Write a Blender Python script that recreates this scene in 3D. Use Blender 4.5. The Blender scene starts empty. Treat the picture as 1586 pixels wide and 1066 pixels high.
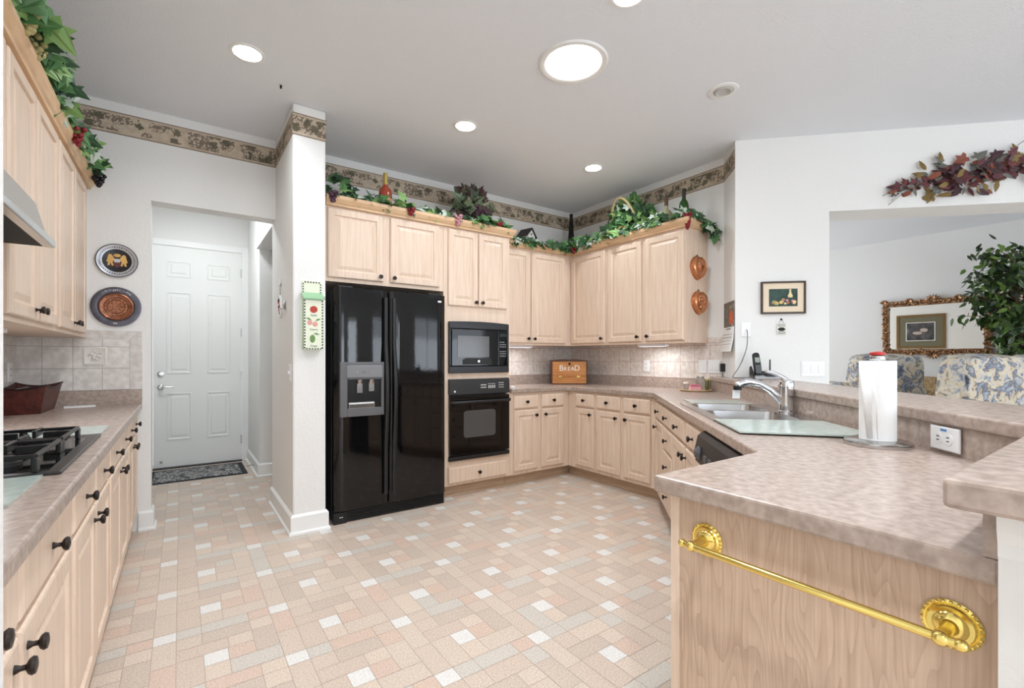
import bpy, bmesh, math, random
from mathutils import Vector, Matrix
SC = bpy.context.scene
COL = SC.collection
R = math.radians
PI = math.pi

# ------------------------------------------------------------------ camera, sky, exposure
cam_d = bpy.data.cameras.new('camera')
cam = bpy.data.objects.new('camera', cam_d)
COL.objects.link(cam)
cam.location = (0, 0, 1.2)
cam.rotation_euler = (R(90), 0, -math.atan2(.5781, .8160))
cam_d.sensor_fit = 'HORIZONTAL'
cam_d.sensor_width = 36
cam_d.lens = 724 / 1586 * 36
cam_d.shift_y = 22 / 1586
cam_d.clip_start = .02
SC.camera = cam
SC.view_settings.view_transform = 'Standard'
SC.view_settings.look = 'None'
SC.view_settings.gamma = 1
SC.view_settings.use_curve_mapping = False
SC.view_settings.exposure = 0.4
world = bpy.data.worlds.new('sky')
SC.world = world
world.use_nodes = True
world.node_tree.nodes['Background'].inputs[0].default_value = (.86, .92, 1, 1)
world.node_tree.nodes['Background'].inputs[1].default_value = 1.2


def area(name, loc, rot, power, sx, sy=None, color=(1, 1, 1), disk=False, spread=180):
    d = bpy.data.lights.new(name, 'AREA')
    d.energy = power
    d.color = color
    d.shape = 'DISK' if disk else 'RECTANGLE'
    d.size = sx
    if not disk:
        d.size_y = sy
    d.spread = R(spread)
    o = bpy.data.objects.new(name, d)
    COL.objects.link(o)
    o.location = loc
    o.rotation_euler = rot
    return o


# daylight coming in through the big glass doors behind the camera
DAY = (.82, .91, 1)
area('window_and_fill_daylight', (.6, -4.5, 1.25), (R(114), 0, 0), 48, 2.4, 2.1, DAY)
area('window_and_fill_daylight', (2.6, -4.5, 1.2), (R(90), 0, 0), 17, .8, 1.8, DAY)
area('window_and_fill_daylight', (6.0, -4.5, 1.25), (R(112), 0, 0), 44, 2.6, 2.1, DAY)
area('window_and_fill_daylight', (6.4, 6.3, 1.3), (R(90), 0, PI), 46, 3.4, 2.1, (.96, .97, 1))  # fill lamp of the added far window, brightens the living room
# ceiling lights: (x, y, power)
CANS = [(.309, 3.045, 6.2), (1.739, 3.057, 2.3), (3.075, 3.055, 5), (1.746, 1.50, 6.5),
        (.309, 1.50, 6), (.309, -.05, 14), (1.746, -.05, 11), (-.2, -1.6, 11), (1.746, -1.6, 11)]  # this row is out of view, added to even out the lighting
SKYLIGHT = (1.884, 2.036, 12)

# ------------------------------------------------------------------ helpers


def lin(c):
    return tuple(((v / 255) / 12.92 if v <= 10 else (((v / 255) + .055) / 1.055) ** 2.4) for v in c)


def mat(name, c, r=.5, m=0, c2=None, ns=12, st=(1, 1, 1), bump=0, bs=None, trans=0, emit=0, det=4, ior=1.45, lo=.35, hi=.65, coat=0):
    M = bpy.data.materials.new(name)
    M.use_nodes = True
    nt = M.node_tree
    b = nt.nodes['Principled BSDF']
    b.inputs['Base Color'].default_value = (*lin(c), 1)
    b.inputs['Roughness'].default_value = r
    b.inputs['Metallic'].default_value = m
    b.inputs['Transmission Weight'].default_value = trans
    b.inputs['IOR'].default_value = ior
    b.inputs['Coat Weight'].default_value = coat
    if emit:
        b.inputs['Emission Color'].default_value = (*lin(c), 1)
        b.inputs['Emission Strength'].default_value = emit
    if c2 or bump:
        tc = nt.nodes.new('ShaderNodeTexCoord')
        mp = nt.nodes.new('ShaderNodeMapping')
        mp.inputs['Scale'].default_value = st
        nt.links.new(tc.outputs['Object'], mp.inputs[0])
    if c2:
        n = nt.nodes.new('ShaderNodeTexNoise')
        n.inputs['Scale'].default_value = ns
        n.inputs['Detail'].default_value = det
        nt.links.new(mp.outputs[0], n.inputs[0])
        cr = nt.nodes.new('ShaderNodeValToRGB')
        cr.color_ramp.elements[0].position = lo
        cr.color_ramp.elements[0].color = (*lin(c), 1)
        cr.color_ramp.elements[1].position = hi
        cr.color_ramp.elements[1].color = (*lin(c2), 1)
        nt.links.new(n.outputs['Fac'], cr.inputs[0])
        nt.links.new(cr.outputs[0], b.inputs['Base Color'])
    if bump:
        n2 = nt.nodes.new('ShaderNodeTexNoise')
        n2.inputs['Scale'].default_value = bs or ns
        n2.inputs['Detail'].default_value = 3
        nt.links.new(mp.outputs[0], n2.inputs[0])
        bp = nt.nodes.new('ShaderNodeBump')
        bp.inputs['Strength'].default_value = bump
        bp.inputs['Distance'].default_value = .01
        nt.links.new(n2.outputs['Fac'], bp.inputs['Height'])
        nt.links.new(bp.outputs[0], b.inputs['Normal'])
    return M


class Nodes:
    """small helper for hand-wired materials"""

    def __init__(s, name, rough=.5):
        s.M = bpy.data.materials.new(name)
        s.M.use_nodes = True
        s.nt = s.M.node_tree
        s.b = s.nt.nodes['Principled BSDF']
        s.b.inputs['Roughness'].default_value = rough
        s.tc = s.nt.nodes.new('ShaderNodeTexCoord')

    def n(s, t, ins={}, **props):
        x = s.nt.nodes.new(t)
        for k, v in props.items():
            setattr(x, k, v)
        for k, v in ins.items():
            if isinstance(v, bpy.types.NodeSocket):
                s.nt.links.new(v, x.inputs[k])
            else:
                x.inputs[k].default_value = v
        return x

    def math(s, op, a, b=0.0):
        return s.n('ShaderNodeMath', {0: a, 1: b}, operation=op).outputs[0]

    def ramp(s, fac, stops, const=False):
        x = s.n('ShaderNodeValToRGB', {0: fac})
        e = x.color_ramp.elements
        x.color_ramp.interpolation = 'CONSTANT' if const else 'LINEAR'
        while len(e) < len(stops):
            e.new(.5)
        for k, (p, c) in enumerate(stops):
            e[k].position = p
            e[k].color = (*lin(c), 1)
        return x.outputs[0]

    def mix(s, fac, a, b):
        x = s.nt.nodes.new('ShaderNodeMix')
        x.data_type = 'RGBA'
        for k, v in ((0, fac), (6, a), (7, b)):
            if isinstance(v, bpy.types.NodeSocket):
                s.nt.links.new(v, x.inputs[k])
            elif isinstance(v, tuple):
                x.inputs[k].default_value = (*lin(v), 1)
            else:
                x.inputs[k].default_value = v
        return x.outputs[2]

    def out(s, col):
        s.nt.links.new(col, s.b.inputs['Base Color'])
        return s.M


def tile_mat(name, c, c2, grout, sz, off=(0, 0)):
    N = Nodes(name, .45)
    sp = N.n('ShaderNodeSeparateXYZ', {0: N.tc.outputs['Object']})
    lines = None
    for k, (ax, o) in enumerate(((0, off[0]), (2, off[1]))):
        f = N.math('FRACT', N.math('DIVIDE', N.math('ADD', sp.outputs[ax], 50 * sz - o), sz))
        g = N.math('LESS_THAN', f, .022)
        lines = g if lines is None else N.math('MAXIMUM', lines, g)
    n = N.n('ShaderNodeTexNoise', {0: N.tc.outputs['Object'], 'Scale': 26.0, 'Detail': 6.0})
    base = N.ramp(n.outputs['Fac'], [(.36, c), (.64, c2)])
    bp = N.n('ShaderNodeBump', {'Height': N.math('SUBTRACT', 1.0, lines), 'Strength': .4, 'Distance': .003})
    N.nt.links.new(bp.outputs[0], N.b.inputs['Normal'])
    return N.out(N.mix(lines, base, grout))


def border_mat():
    N = Nodes('grape_vine_wallpaper', .7)
    o = N.tc.outputs['Object']
    sp = N.n('ShaderNodeSeparateXYZ', {0: o})
    z = sp.outputs[2]
    nz = N.n('ShaderNodeTexNoise', {0: o, 'Scale': 22.0, 'Detail': 5.0})
    base = N.ramp(nz.outputs['Fac'], [(.3, (176, 158, 136)), (.7, (205, 190, 168))])
    mid = N.math('LESS_THAN', N.math('ABSOLUTE', N.math('SUBTRACT', z, .075)), .055)
    # grape clusters
    dist = N.n('ShaderNodeTexNoise', {0: o, 'Scale': 9.0, 'Detail': 1.0})
    v = N.n('ShaderNodeTexVoronoi', {0: o, 'Scale': 70.0})
    ring = N.math('GREATER_THAN', v.outputs['Distance'], .48)
    gm = N.math('MULTIPLY', N.math('GREATER_THAN', dist.outputs['Fac'], .46), mid)
    base = N.mix(N.math('MULTIPLY', N.math('MULTIPLY', ring, gm), .75), base, (88, 74, 66))
    # leaves
    wob = N.n('ShaderNodeTexNoise', {0: o, 'Scale': 45.0, 'Detail': 2.0})
    add = N.n('ShaderNodeVectorMath', {0: o, 1: N.n('ShaderNodeVectorMath', {0: wob.outputs['Color'], 'Scale': .05}, operation='SCALE').outputs[0]}, operation='ADD')
    v2 = N.n('ShaderNodeTexVoronoi', {0: add.outputs[0], 'Scale': 15.0})
    leaf = N.math('MULTIPLY', N.math('LESS_THAN', v2.outputs['Distance'], .4), mid)
    pick = N.n('ShaderNodeSeparateColor', {0: v2.outputs['Color']})
    leaf = N.math('MULTIPLY', leaf, N.math('GREATER_THAN', pick.outputs[0], .22))
    lc = N.ramp(pick.outputs[1], [(0, (74, 74, 58)), (.5, (98, 92, 72)), (1, (120, 98, 76))])
    base = N.mix(N.math('MULTIPLY', leaf, .9), base, lc)
    edge = N.math('GREATER_THAN', N.math('ABSOLUTE', N.math('SUBTRACT', z, .075)), .069)
    base = N.mix(edge, base, (116, 98, 80))
    return N.out(base)


def floral_mat(name, cols, sc):
    N = Nodes(name, .8)
    o = N.tc.outputs['Object']
    w = N.n('ShaderNodeTexNoise', {0: o, 'Scale': 5.0, 'Detail': 4.0})
    add = N.n('ShaderNodeVectorMath', {0: o, 1: N.n('ShaderNodeVectorMath', {0: w.outputs['Color'], 'Scale': .35}, operation='SCALE').outputs[0]}, operation='ADD')
    v = N.n('ShaderNodeTexNoise', {0: add.outputs[0], 'Scale': sc, 'Detail': 5.0, 'Roughness': .6})
    return N.out(N.ramp(v.outputs['Fac'], cols))


# colours named for what they are
WALL = mat('white_orange_peel_paint', (233, 232, 229), .75, bump=.22, bs=55)
CEIL = mat('textured_ceiling_paint', (233, 236, 240), .85, bump=.35, bs=85)
TRIM = mat('white_gloss_trim', (238, 238, 236), .4)
DOORW = mat('white_door_paint', (236, 236, 233), .45)
WOOD = mat('pickled_maple', (232, 210, 190), .38, c2=(221, 196, 174), ns=7, st=(9, 9, .5))
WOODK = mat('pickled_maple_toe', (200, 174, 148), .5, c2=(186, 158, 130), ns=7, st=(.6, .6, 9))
CROWN = mat('honey_maple', (226, 192, 154), .4, c2=(212, 174, 134), ns=7, st=(1, 1, 8))
def oak():
    N = Nodes('pickled_oak_veneer', .5)
    o = N.tc.outputs['Object']
    mp = N.n('ShaderNodeMapping', {0: o, 'Scale': (1.0, 1.0, .16)})
    big = N.n('ShaderNodeTexNoise', {0: mp.outputs[0], 'Scale': 6.0, 'Detail': 3.0})
    rings = N.math('FRACT', N.math('MULTIPLY', big.outputs['Fac'], 30.0))
    line = N.math('POWER', rings, 2.5)
    mp2 = N.n('ShaderNodeMapping', {0: o, 'Scale': (1.0, 1.0, .03)})
    fine = N.n('ShaderNodeTexNoise', {0: mp2.outputs[0], 'Scale': 190.0, 'Detail': 3.0})
    base = N.ramp(fine.outputs['Fac'], [(.3, (192, 164, 141)), (.7, (212, 185, 163))])
    return N.out(N.mix(N.math('MULTIPLY', line, .4), base, (160, 131, 109)))


OAK = oak()
LAM = mat('mottled_taupe_laminate', (184, 166, 154), .26, c2=(154, 136, 125), ns=46, det=8, st=(1, 1, 1), lo=.32, hi=.68)
BRONZE = mat('oil_rubbed_bronze', (44, 36, 32), .35, .6)
BLACK = mat('gloss_black_enamel', (12, 12, 13), .055, bump=.012, bs=60)
BLACKM = mat('satin_black_plastic', (26, 26, 27), .42)
GREYP = mat('charcoal_grey_plastic', (86, 86, 88), .45)
BGLASS = mat('black_glass', (9, 9, 11), .05)
OVENW = mat('oven_window_glass', (78, 78, 78), .2)
CHROME = mat('chrome', (225, 226, 228), .08, 1)
STEEL = mat('brushed_stainless', (196, 196, 196), .2, 1)
BRASS = mat('polished_brass', (240, 216, 128), .16, 1)
COPPER = mat('copper', (208, 146, 106), .3, 1, bump=.2, bs=40)
COPPERD = mat('aged_copper', (168, 116, 90), .36, 1, c2=(132, 88, 68), ns=40)
GREENGL = mat('frosted_green_glass', (190, 200, 192), .14, c2=(178, 190, 182), ns=30, ior=1.5)
GLEDGE = mat('green_glass_edge', (70, 104, 92), .2)
WHITEP = mat('white_plastic', (240, 240, 240), .35)
PAPER = mat('white_paper', (242, 242, 240), .8)
PTOWEL = mat('quilted_paper', (232, 232, 230), .9, bump=.08, bs=150)
DARK = mat('dark_slot', (22, 22, 22), .6)
TILE = tile_mat('stone_tile', (230, 224, 218), (210, 203, 196), (170, 160, 154), .145, (.113, .0))
TILEW = tile_mat('warm_stone_tile', (232, 224, 216), (210, 199, 190), (176, 134, 124), .15, (0, .0))
TILEB = mat('stone_tile_border', (222, 216, 210), .45, c2=(202, 194, 188), ns=26, det=6)
BORDER = border_mat()
LIT = mat('lit_lens', (255, 250, 240), .5, emit=9)
LIT2 = mat('lit_bar_lens', (240, 245, 255), .5, emit=.9)
SKYGLOW = mat('daylit_pane', (235, 244, 255), .5, emit=2.2)
GREENS = [mat('ivy_green', (82, 126, 74), .38), mat('deep_green', (56, 88, 58), .38), mat('light_green', (132, 168, 100), .42), mat('pale_sage', (196, 208, 194), .5)]
MOSS = [mat('dark_vine_leaf', (64, 74, 56), .45), mat('burgundy_leaf', (78, 54, 52), .45), mat('grey_green_leaf', (110, 124, 98), .5), mat('sage_leaf', (132, 146, 112), .55)]
FICUSL = [mat('ficus_leaf', (62, 88, 42), .35), mat('ficus_leaf_light', (104, 136, 62), .35), mat('ficus_leaf_dark', (42, 60, 34), .35)]
VINE = mat('brown_stem', (92, 72, 50), .8)
GRAPER = mat('red_grape', (128, 28, 38), .25)
GRAPEP = mat('purple_grape', (72, 44, 62), .25)
GRAPEK = mat('pink_grape', (196, 140, 150), .3)
GRAPEB = mat('black_grape', (26, 22, 30), .25)
GRAPEG = mat('green_grape', (172, 160, 108), .3)
WICKER = mat('wicker', (186, 148, 96), .7, c2=(140, 104, 62), ns=30, st=(1, 1, 4), bump=.6, bs=60)


def mesh(name, bm, mats, parent=None, loc=None, rz=0, smooth=None, bevel=0, rot=None):
    bmesh.ops.recalc_face_normals(bm, faces=bm.faces)
    me = bpy.data.meshes.new(name)
    bm.to_mesh(me)
    bm.free()
    for m in (mats if isinstance(mats, (list, tuple)) else [mats]):
        me.materials.append(m)
    if smooth is not None:
        me.polygons.foreach_set('use_smooth', [True] * len(me.polygons))
        try:
            me.set_sharp_from_angle(angle=R(smooth))
        except Exception:
            pass
    o = bpy.data.objects.new(name, me)
    COL.objects.link(o)
    if parent:
        o.parent = parent
    if loc is not None:
        o.location = loc
    o.rotation_euler = rot or (0, 0, rz)
    if bevel:
        md = o.modifiers.new('soft_edges', 'BEVEL')
        md.width = bevel
        md.segments = 2
        md.limit_method = 'ANGLE'
        md.angle_limit = R(40)
    return o


def thing(name, label, cat, loc, rz=0, group=None, rot=None):
    o = bpy.data.objects.new(name, None)
    o.empty_display_size = .05
    COL.objects.link(o)
    o.location = loc
    o.rotation_euler = rot or (0, 0, rz)
    return tag(o, label, cat, group)


def tag(o, label, cat, group=None, kind=None):
    o['label'] = label
    o['category'] = cat
    if group:
        o['group'] = group
    if kind:
        o['kind'] = kind
    return o


def struct(name, bm, mats, label=None, **k):
    o = mesh(name, bm, mats, **k)
    o['kind'] = 'structure'
    if label:
        o['label'] = label
        o['category'] = name.split('_')[0]
    return o


def BM():
    return bmesh.new()


def box(bm, x0, x1, y0, y1, z0, z1, mi=0, M=None):
    vs = [bm.verts.new((x, y, z)) for x in (x0, x1) for y in (y0, y1) for z in (z0, z1)]
    for f in ((0, 1, 3, 2), (4, 6, 7, 5), (0, 4, 5, 1), (2, 3, 7, 6), (0, 2, 6, 4), (1, 5, 7, 3)):
        bm.faces.new([vs[i] for i in f]).material_index = mi
    if M:
        for v in vs:
            v.co = M @ v.co
    return vs


def B(*a, **k):
    bm = BM()
    box(bm, *a, **k)
    return bm


def prism(bm, pts, z0, z1, mi=0, M=None, axis='z'):
    def mk(p, h):
        return (p[0], p[1], h) if axis == 'z' else ((p[0], h, p[1]) if axis == 'y' else (h, p[0], p[1]))
    a = [bm.verts.new(mk(p, z0)) for p in pts]
    b = [bm.verts.new(mk(p, z1)) for p in pts]
    n = len(pts)
    fs = [bm.faces.new(a), bm.faces.new(b)]
    for i in range(n):
        fs.append(bm.faces.new((a[i], a[(i + 1) % n], b[(i + 1) % n], b[i])))
    for f in fs:
        f.material_index = mi
    if M:
        for v in a + b:
            v.co = M @ v.co


def lathe(bm, prof, seg=24, M=None, mi=0, cap=True):
    """prof: (radius, height) list, turned about z, then moved by M"""
    rings = []
    for k, (r, z) in enumerate(prof):
        rings.append([bm.verts.new((r * math.cos(2 * PI * i / seg), r * math.sin(2 * PI * i / seg), z)) for i in range(seg)])
    mis = mi if isinstance(mi, (list, tuple)) else [mi] * (len(prof) + 1)
    for k in range(len(prof) - 1):
        for i in range(seg):
            bm.faces.new((rings[k][i], rings[k][(i + 1) % seg], rings[k + 1][(i + 1) % seg], rings[k + 1][i])).material_index = mis[k]
    if cap:
        bm.faces.new(rings[0]).material_index = mis[0]
        bm.faces.new(rings[-1]).material_index = mis[len(prof) - 2]
    if M:
        for rg in rings:
            for v in rg:
                v.co = M @ v.co


def tube(bm, pts, rad, seg=8, mi=0):
    pts = [Vector(p) for p in pts]
    rads = rad if isinstance(rad, (list, tuple)) else [rad] * len(pts)
    rings = []
    up = Vector((.13, .21, .97))
    for k, p in enumerate(pts):
        t = (pts[min(k + 1, len(pts) - 1)] - pts[max(k - 1, 0)]).normalized()
        a = t.cross(up)
        if a.length < .1:
            a = t.cross(Vector((1, 0, 0)))
        a.normalize()
        b = t.cross(a)
        rings.append([bm.verts.new(p + (a * math.cos(2 * PI * i / seg) + b * math.sin(2 * PI * i / seg)) * rads[k]) for i in range(seg)])
    for k in range(len(pts) - 1):
        for i in range(seg):
            bm.faces.new((rings[k][i], rings[k][(i + 1) % seg], rings[k + 1][(i + 1) % seg], rings[k + 1][i])).material_index = mi
    bm.faces.new(rings[0]).material_index = mi
    bm.faces.new(rings[-1]).material_index = mi


def ball(bm, c, r, mi=0, sub=1, sc=(1, 1, 1)):
    res = bmesh.ops.create_icosphere(bm, subdivisions=sub, radius=r)
    for v in res['verts']:
        v.co = Vector((v.co.x * sc[0], v.co.y * sc[1], v.co.z * sc[2])) + Vector(c)
        for f in v.link_faces:
            f.material_index = mi


def sweep(bm, path, prof, mi=0):
    """profile (outward, z) swept along a plan path; outward is to the right of travel"""
    P = [Vector(p) for p in path]
    rows = []
    for i, p in enumerate(P):
        d0 = (P[i] - P[i - 1]).normalized() if i else None
        d1 = (P[i + 1] - P[i]).normalized() if i < len(P) - 1 else None
        d0 = d0 or d1
        d1 = d1 or d0
        n0, n1 = Vector((d0.y, -d0.x)), Vector((d1.y, -d1.x))
        m = (n0 + n1).normalized()
        m /= max(.3, m.dot(n0))
        rows.append([bm.verts.new((p.x + m.x * o, p.y + m.y * o, z)) for o, z in prof])
    n = len(prof)
    for i in range(len(P) - 1):
        for k in range(n):
            bm.faces.new((rows[i][k], rows[i][(k + 1) % n], rows[i + 1][(k + 1) % n], rows[i + 1][k])).material_index = mi
    bm.faces.new(rows[0]).material_index = mi
    bm.faces.new(rows[-1]).material_index = mi


def relief(bm, x0, x1, z0, z1, prof, mi=0, capmi=None):
    """nested rectangles in the xz plane; prof = (inset, y)"""
    rings = []
    for ins, y in prof:
        rings.append([bm.verts.new(c) for c in ((x0 + ins, y, z0 + ins), (x1 - ins, y, z0 + ins), (x1 - ins, y, z1 - ins), (x0 + ins, y, z1 - ins))])
    for a, b in zip(rings, rings[1:]):
        for i in range(4):
            bm.faces.new((a[i], a[(i + 1) % 4], b[(i + 1) % 4], b[i])).material_index = mi
    bm.faces.new(rings[0]).material_index = mi
    bm.faces.new(rings[-1]).material_index = mi if capmi is None else capmi


def holed_rect(bm, x0, x1, y0, y1, loop, z0, z1):
    """rectangle with one rounded hole; loop has five points per corner, from the +x+y corner anticlockwise"""
    pts = []
    for c, (X, Y) in enumerate(((x1, y1), (x0, y1), (x0, y0), (x1, y0))):
        for k in range(5):
            px, py = loop[c * 5 + k]
            fx = (px, Y) if (k > 2) == (c % 2 == 0) else (X, py)
            pts.append((X, Y) if k == 2 else fx)
    n = len(loop)
    for z in (z1, z0):
        o = [bm.verts.new((*p, z)) for p in pts]
        i = [bm.verts.new((*p, z)) for p in loop]
        for k in range(n):
            bm.faces.new((o[k], o[(k + 1) % n], i[(k + 1) % n], i[k]))
    for L in (pts, loop):
        for k in range(n):
            p, q = L[k], L[(k + 1) % n]
            bm.faces.new([bm.verts.new(v) for v in ((*p, z0), (*q, z0), (*q, z1), (*p, z1))])
    bmesh.ops.remove_doubles(bm, verts=bm.verts, dist=1e-5)


class Frame:
    """a wall run: x along it (left to right facing it), -y out into the room"""

    def __init__(s, ox, oy, deg):
        s.ox, s.oy, s.a = ox, oy, R(deg)
        s.c, s.s = math.cos(s.a), math.sin(s.a)

    def w(s, x, y=0, z=0):
        return Vector((s.ox + s.c * x - s.s * y, s.oy + s.s * x + s.c * y, z))

    def xy(s, x, y=0):
        v = s.w(x, y)
        return (v.x, v.y)


ROTY = Matrix.Rotation(R(90), 4, 'X')      # z axis -> -y


def TM(x, y, z, M=None):
    T = Matrix.Translation((x, y, z))
    return T @ M if M else T


BACK = Frame(0, 4.18, 0)
ENDW = Frame(0, 4.15, 0)
RIGHT = Frame(3.84, 4.18, -90)          # x = 4.18 - Y
LEFT = Frame(-.84, 0, 90)               # x = Y
DIAGW = Frame(3.62, 2.02, -45)
CAP = Frame(3.84, 2.243, -135)
COLF = Frame(0, 3.45, 0)
COLL = Frame(.62, 0, -90)               # x = -Y
RB = Frame(0, 3.565, 0)
RR = Frame(3.235, 4.18, -90)
RD = Frame(3.235, 2.49, -135)
RL = Frame(-.265, 0, 90)
UB = Frame(0, 3.84, 0)
UR = Frame(3.51, 4.18, -90)
UL = Frame(-.51, 0, 90)
OF = Frame(0, 3.57, 0)
CZ = .914
LZ = .886
CH = 2.94


def text(name, s, size, parent, loc, rot, m, ext=.0008, label=None):
    d = bpy.data.curves.new(name, 'FONT')
    d.body = s
    d.size = size
    d.extrude = ext
    d.align_x = 'CENTER'
    d.align_y = 'CENTER'
    d.materials.append(m)
    o = bpy.data.objects.new(name, d)
    COL.objects.link(o)
    me = bpy.data.meshes.new_from_object(o.evaluated_get(bpy.context.evaluated_depsgraph_get()))
    bpy.data.objects.remove(o)
    o = bpy.data.objects.new(name, me)
    COL.objects.link(o)
    o.parent = parent
    o.location = loc
    o.rotation_euler = rot
    return o


# ================================================================== THE ROOM
# ---- floor: vinyl stone pattern, one repeat .4375 x .4525
def floor():
    FM = [mat('vinyl_grout', (180, 162, 147), .5)]
    cols = [(234, 230, 224), (217, 199, 183), (213, 204, 193), (220, 195, 178), (223, 205, 188), (215, 196, 180), (219, 202, 186), (210, 193, 178)]
    for k, c in enumerate(cols):
        FM.append(mat('vinyl_stone_tone', c, .42, c2=tuple(max(0, v - 30) for v in c), ns=150, det=6, lo=.38, hi=.72))
    FM.append(mat('beige_carpet', (205, 192, 176), .95, bump=.5, bs=200))
    pat = [(.357, .4375, 0, .078, 1), (0, .09, 0, .078, 3), (.09, .27, 0, .08, 3), (.27, .357, 0, .078, 4), (.09, .175, .185, .275, 1),
           (.09, .175, .08, .185, 5), (0, .09, .078, .275, 6), (.175, .357, .08, .18, 7), (.175, .27, .18, .275, 4), (.27, .357, .18, .36, 8),
           (.357, .4375, .078, .27, 2), (0, .18, .275, .36, 6), (.18, .27, .275, .36, 5), (.357, .4375, .27, .4525, 7), (0, .09, .36, .4525, 2),
           (.09, .27, .36, .4525, 8), (.27, .357, .36, .4525, 5)]
    bm = BM()
    box(bm, -1.1, 8.9, -4.8, 6.6, -.1, -.0008, 0)
    rnd = random.Random(3)
    g = .0012
    for i in range(-4, 9):
        for j in range(-13, 10):
            ox, oy = .422 + i * .4375, 2.44 + j * .4525
            if ox < -1.3 or ox > 3.9 or oy > 6.4 or oy < -3.3:
                continue
            for (u0, u1, v0, v1, m) in pat:
                vs = [bm.verts.new((ox + a, oy + b, 0)) for a, b in ((u0 + g, v0 + g), (u1 - g, v0 + g), (u1 - g, v1 - g), (u0 + g, v1 - g))]
                if m > 1 and rnd.random() < .25:
                    m = rnd.randint(2, 8)
                bm.faces.new(vs).material_index = m
    vs = [bm.verts.new(p) for p in ((4.33, -4.8, -.0004), (8.7, -4.8, -.0004), (8.7, 6.5, -.0004), (4.33, 6.5, -.0004))]
    bm.faces.new(vs).material_index = 9
    o = struct('floor', bm, FM, label='beige vinyl floor printed with a mixed stone tile pattern')


floor()
bm = BM()
box(bm, -1.1, 8.9, -4.8, 6.6, CH, CH + .1)
struct('ceiling', bm, CEIL)

struct('wall_left', B(-.99, -.84, -4.75, 6.55, 0, CH), WALL)
bm = BM()
box(bm, -.84, -.171, 4.15, 4.30, 0, CH)
box(bm, -.171, .62, 4.15, 4.30, 2.31, CH)
struct('wall_end', bm, WALL)
struct('wall_column', B(.62, .835, 3.45, 4.33, 0, CH), WALL, bevel=.012)
struct('wall_back', B(.835, 3.99, 4.18, 4.33, 0, CH), WALL)
struct('wall_right', B(3.84, 3.99, 2.243, 4.18, 0, CH), WALL)
bm = BM()
prism(bm, [(3.84, 2.243), (3.62, 2.02), (4.104, 1.536), (4.307, 1.739), (3.99, 2.06), (3.99, 2.243)], 0, CH)
prism(bm, [(4.104, 1.536), (8.6, -2.96), (8.6, -2.555), (4.307, 1.739)], 2.339, CH)
struct('wall_opening', bm, WALL)
struct('wall_pantry', B(-.84, -.1823, .75, .85, 0, CH), WALL)
# hallway
struct('wall_hall_left', B(-.45, -.32, 4.30, 6.34, 0, CH), WALL)
bm = BM()
box(bm, -.45, -.255, 6.34, 6.5, 0, CH)
box(bm, .595, 1.9, 6.34, 6.5, 0, CH)
box(bm, -.255, .595, 6.34, 6.5, 2.44, CH)
struct('wall_hall_end', bm, WALL)
bm = BM()
box(bm, .65, 1.9, 5.33, 6.34, 0, CH)
box(bm, .62, .75, 4.33, 5.33, 2.3, CH)
box(bm, 1.9, 2.0, 4.33, 6.34, 0, CH)
struct('wall_hall_right', bm, WALL)
# living room
struct('wall_living', B(8.6, 8.75, -4.75, 6.55, 0, CH), WALL)
bm = BM()
box(bm, 2.0, 4.7, 6.4, 6.55, 0, CH)
box(bm, 8.1, 8.6, 6.4, 6.55, 0, CH)
box(bm, 4.7, 8.1, 6.4, 6.55, 2.35, CH)
struct('wall_far', bm, WALL)
bm = BM()
for a in (4.7, 6.35, 8.02):
    box(bm, a, a + .08, 6.44, 6.5, .02, 2.35)
box(bm, 4.7, 8.1, 6.44, 6.5, 2.28, 2.35)
box(bm, 4.7, 8.1, 6.44, 6.5, .02, .08)
fr = struct('window_4', bm, TRIM)  # added unseen window, put in to light the living room wall
mesh('window_pane', B(4.78, 8.02, 6.475, 6.48, .08, 2.28), SKYGLOW, fr)
bm = BM()
for x0, x1, z0, z1 in ((-.99, -.6, 0, CH), (1.8, 2.2, 0, CH), (3.0, 4.7, 0, CH), (7.3, 8.75, 0, CH), (-.6, 1.8, 2.3, CH), (2.2, 3.0, 2.1, CH), (4.7, 7.3, 2.3, CH), (2.2, 3.0, 0, .3)):
    box(bm, x0, x1, -4.75, -4.6, z0, z1)
struct('wall_window', bm, WALL)
for n, (x0, x1, z0, z1) in enumerate(((-.6, 1.8, .02, 2.3), (2.2, 3.0, .3, 2.1), (4.7, 7.3, .02, 2.3))):
    bm = BM()
    k = 1 if n == 1 else 2
    w = (x1 - x0) / k
    for i in range(k):
        a, b = x0 + i * w, x0 + (i + 1) * w
        box(bm, a, a + .05, -4.72, -4.66, z0, z1)
        box(bm, b - .05, b, -4.72, -4.66, z0, z1)
        box(bm, a, b, -4.72, -4.66, z0, z0 + .05)
        box(bm, a, b, -4.72, -4.66, z1 - .05, z1)
    fr = struct('window_%d' % (n + 1), bm, TRIM)
    mesh('window_pane', B(x0 + .05, x1 - .05, -4.70, -4.695, z0 + .05, z1 - .05), SKYGLOW, fr)
# half wall under the raised bar
bm = BM()
prism(bm, [(3.84, 2.345), (1.634, .1395), (.926, .1395), (.926, .02), (1.685, .02), (3.66, 1.98), (3.84, 2.17)], 0, 1.0)
struct('wall_bar', bm, WALL)
bm = BM()
sweep(bm, [(1.69, .02), (.926, .02), (.926, .1395)][::-1], [(0, .925), (.003, .925), (.004, .945), (.010, .962), (.013, .9985), (0, .9985)])
struct('trim_bar', bm, TRIM)

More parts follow.
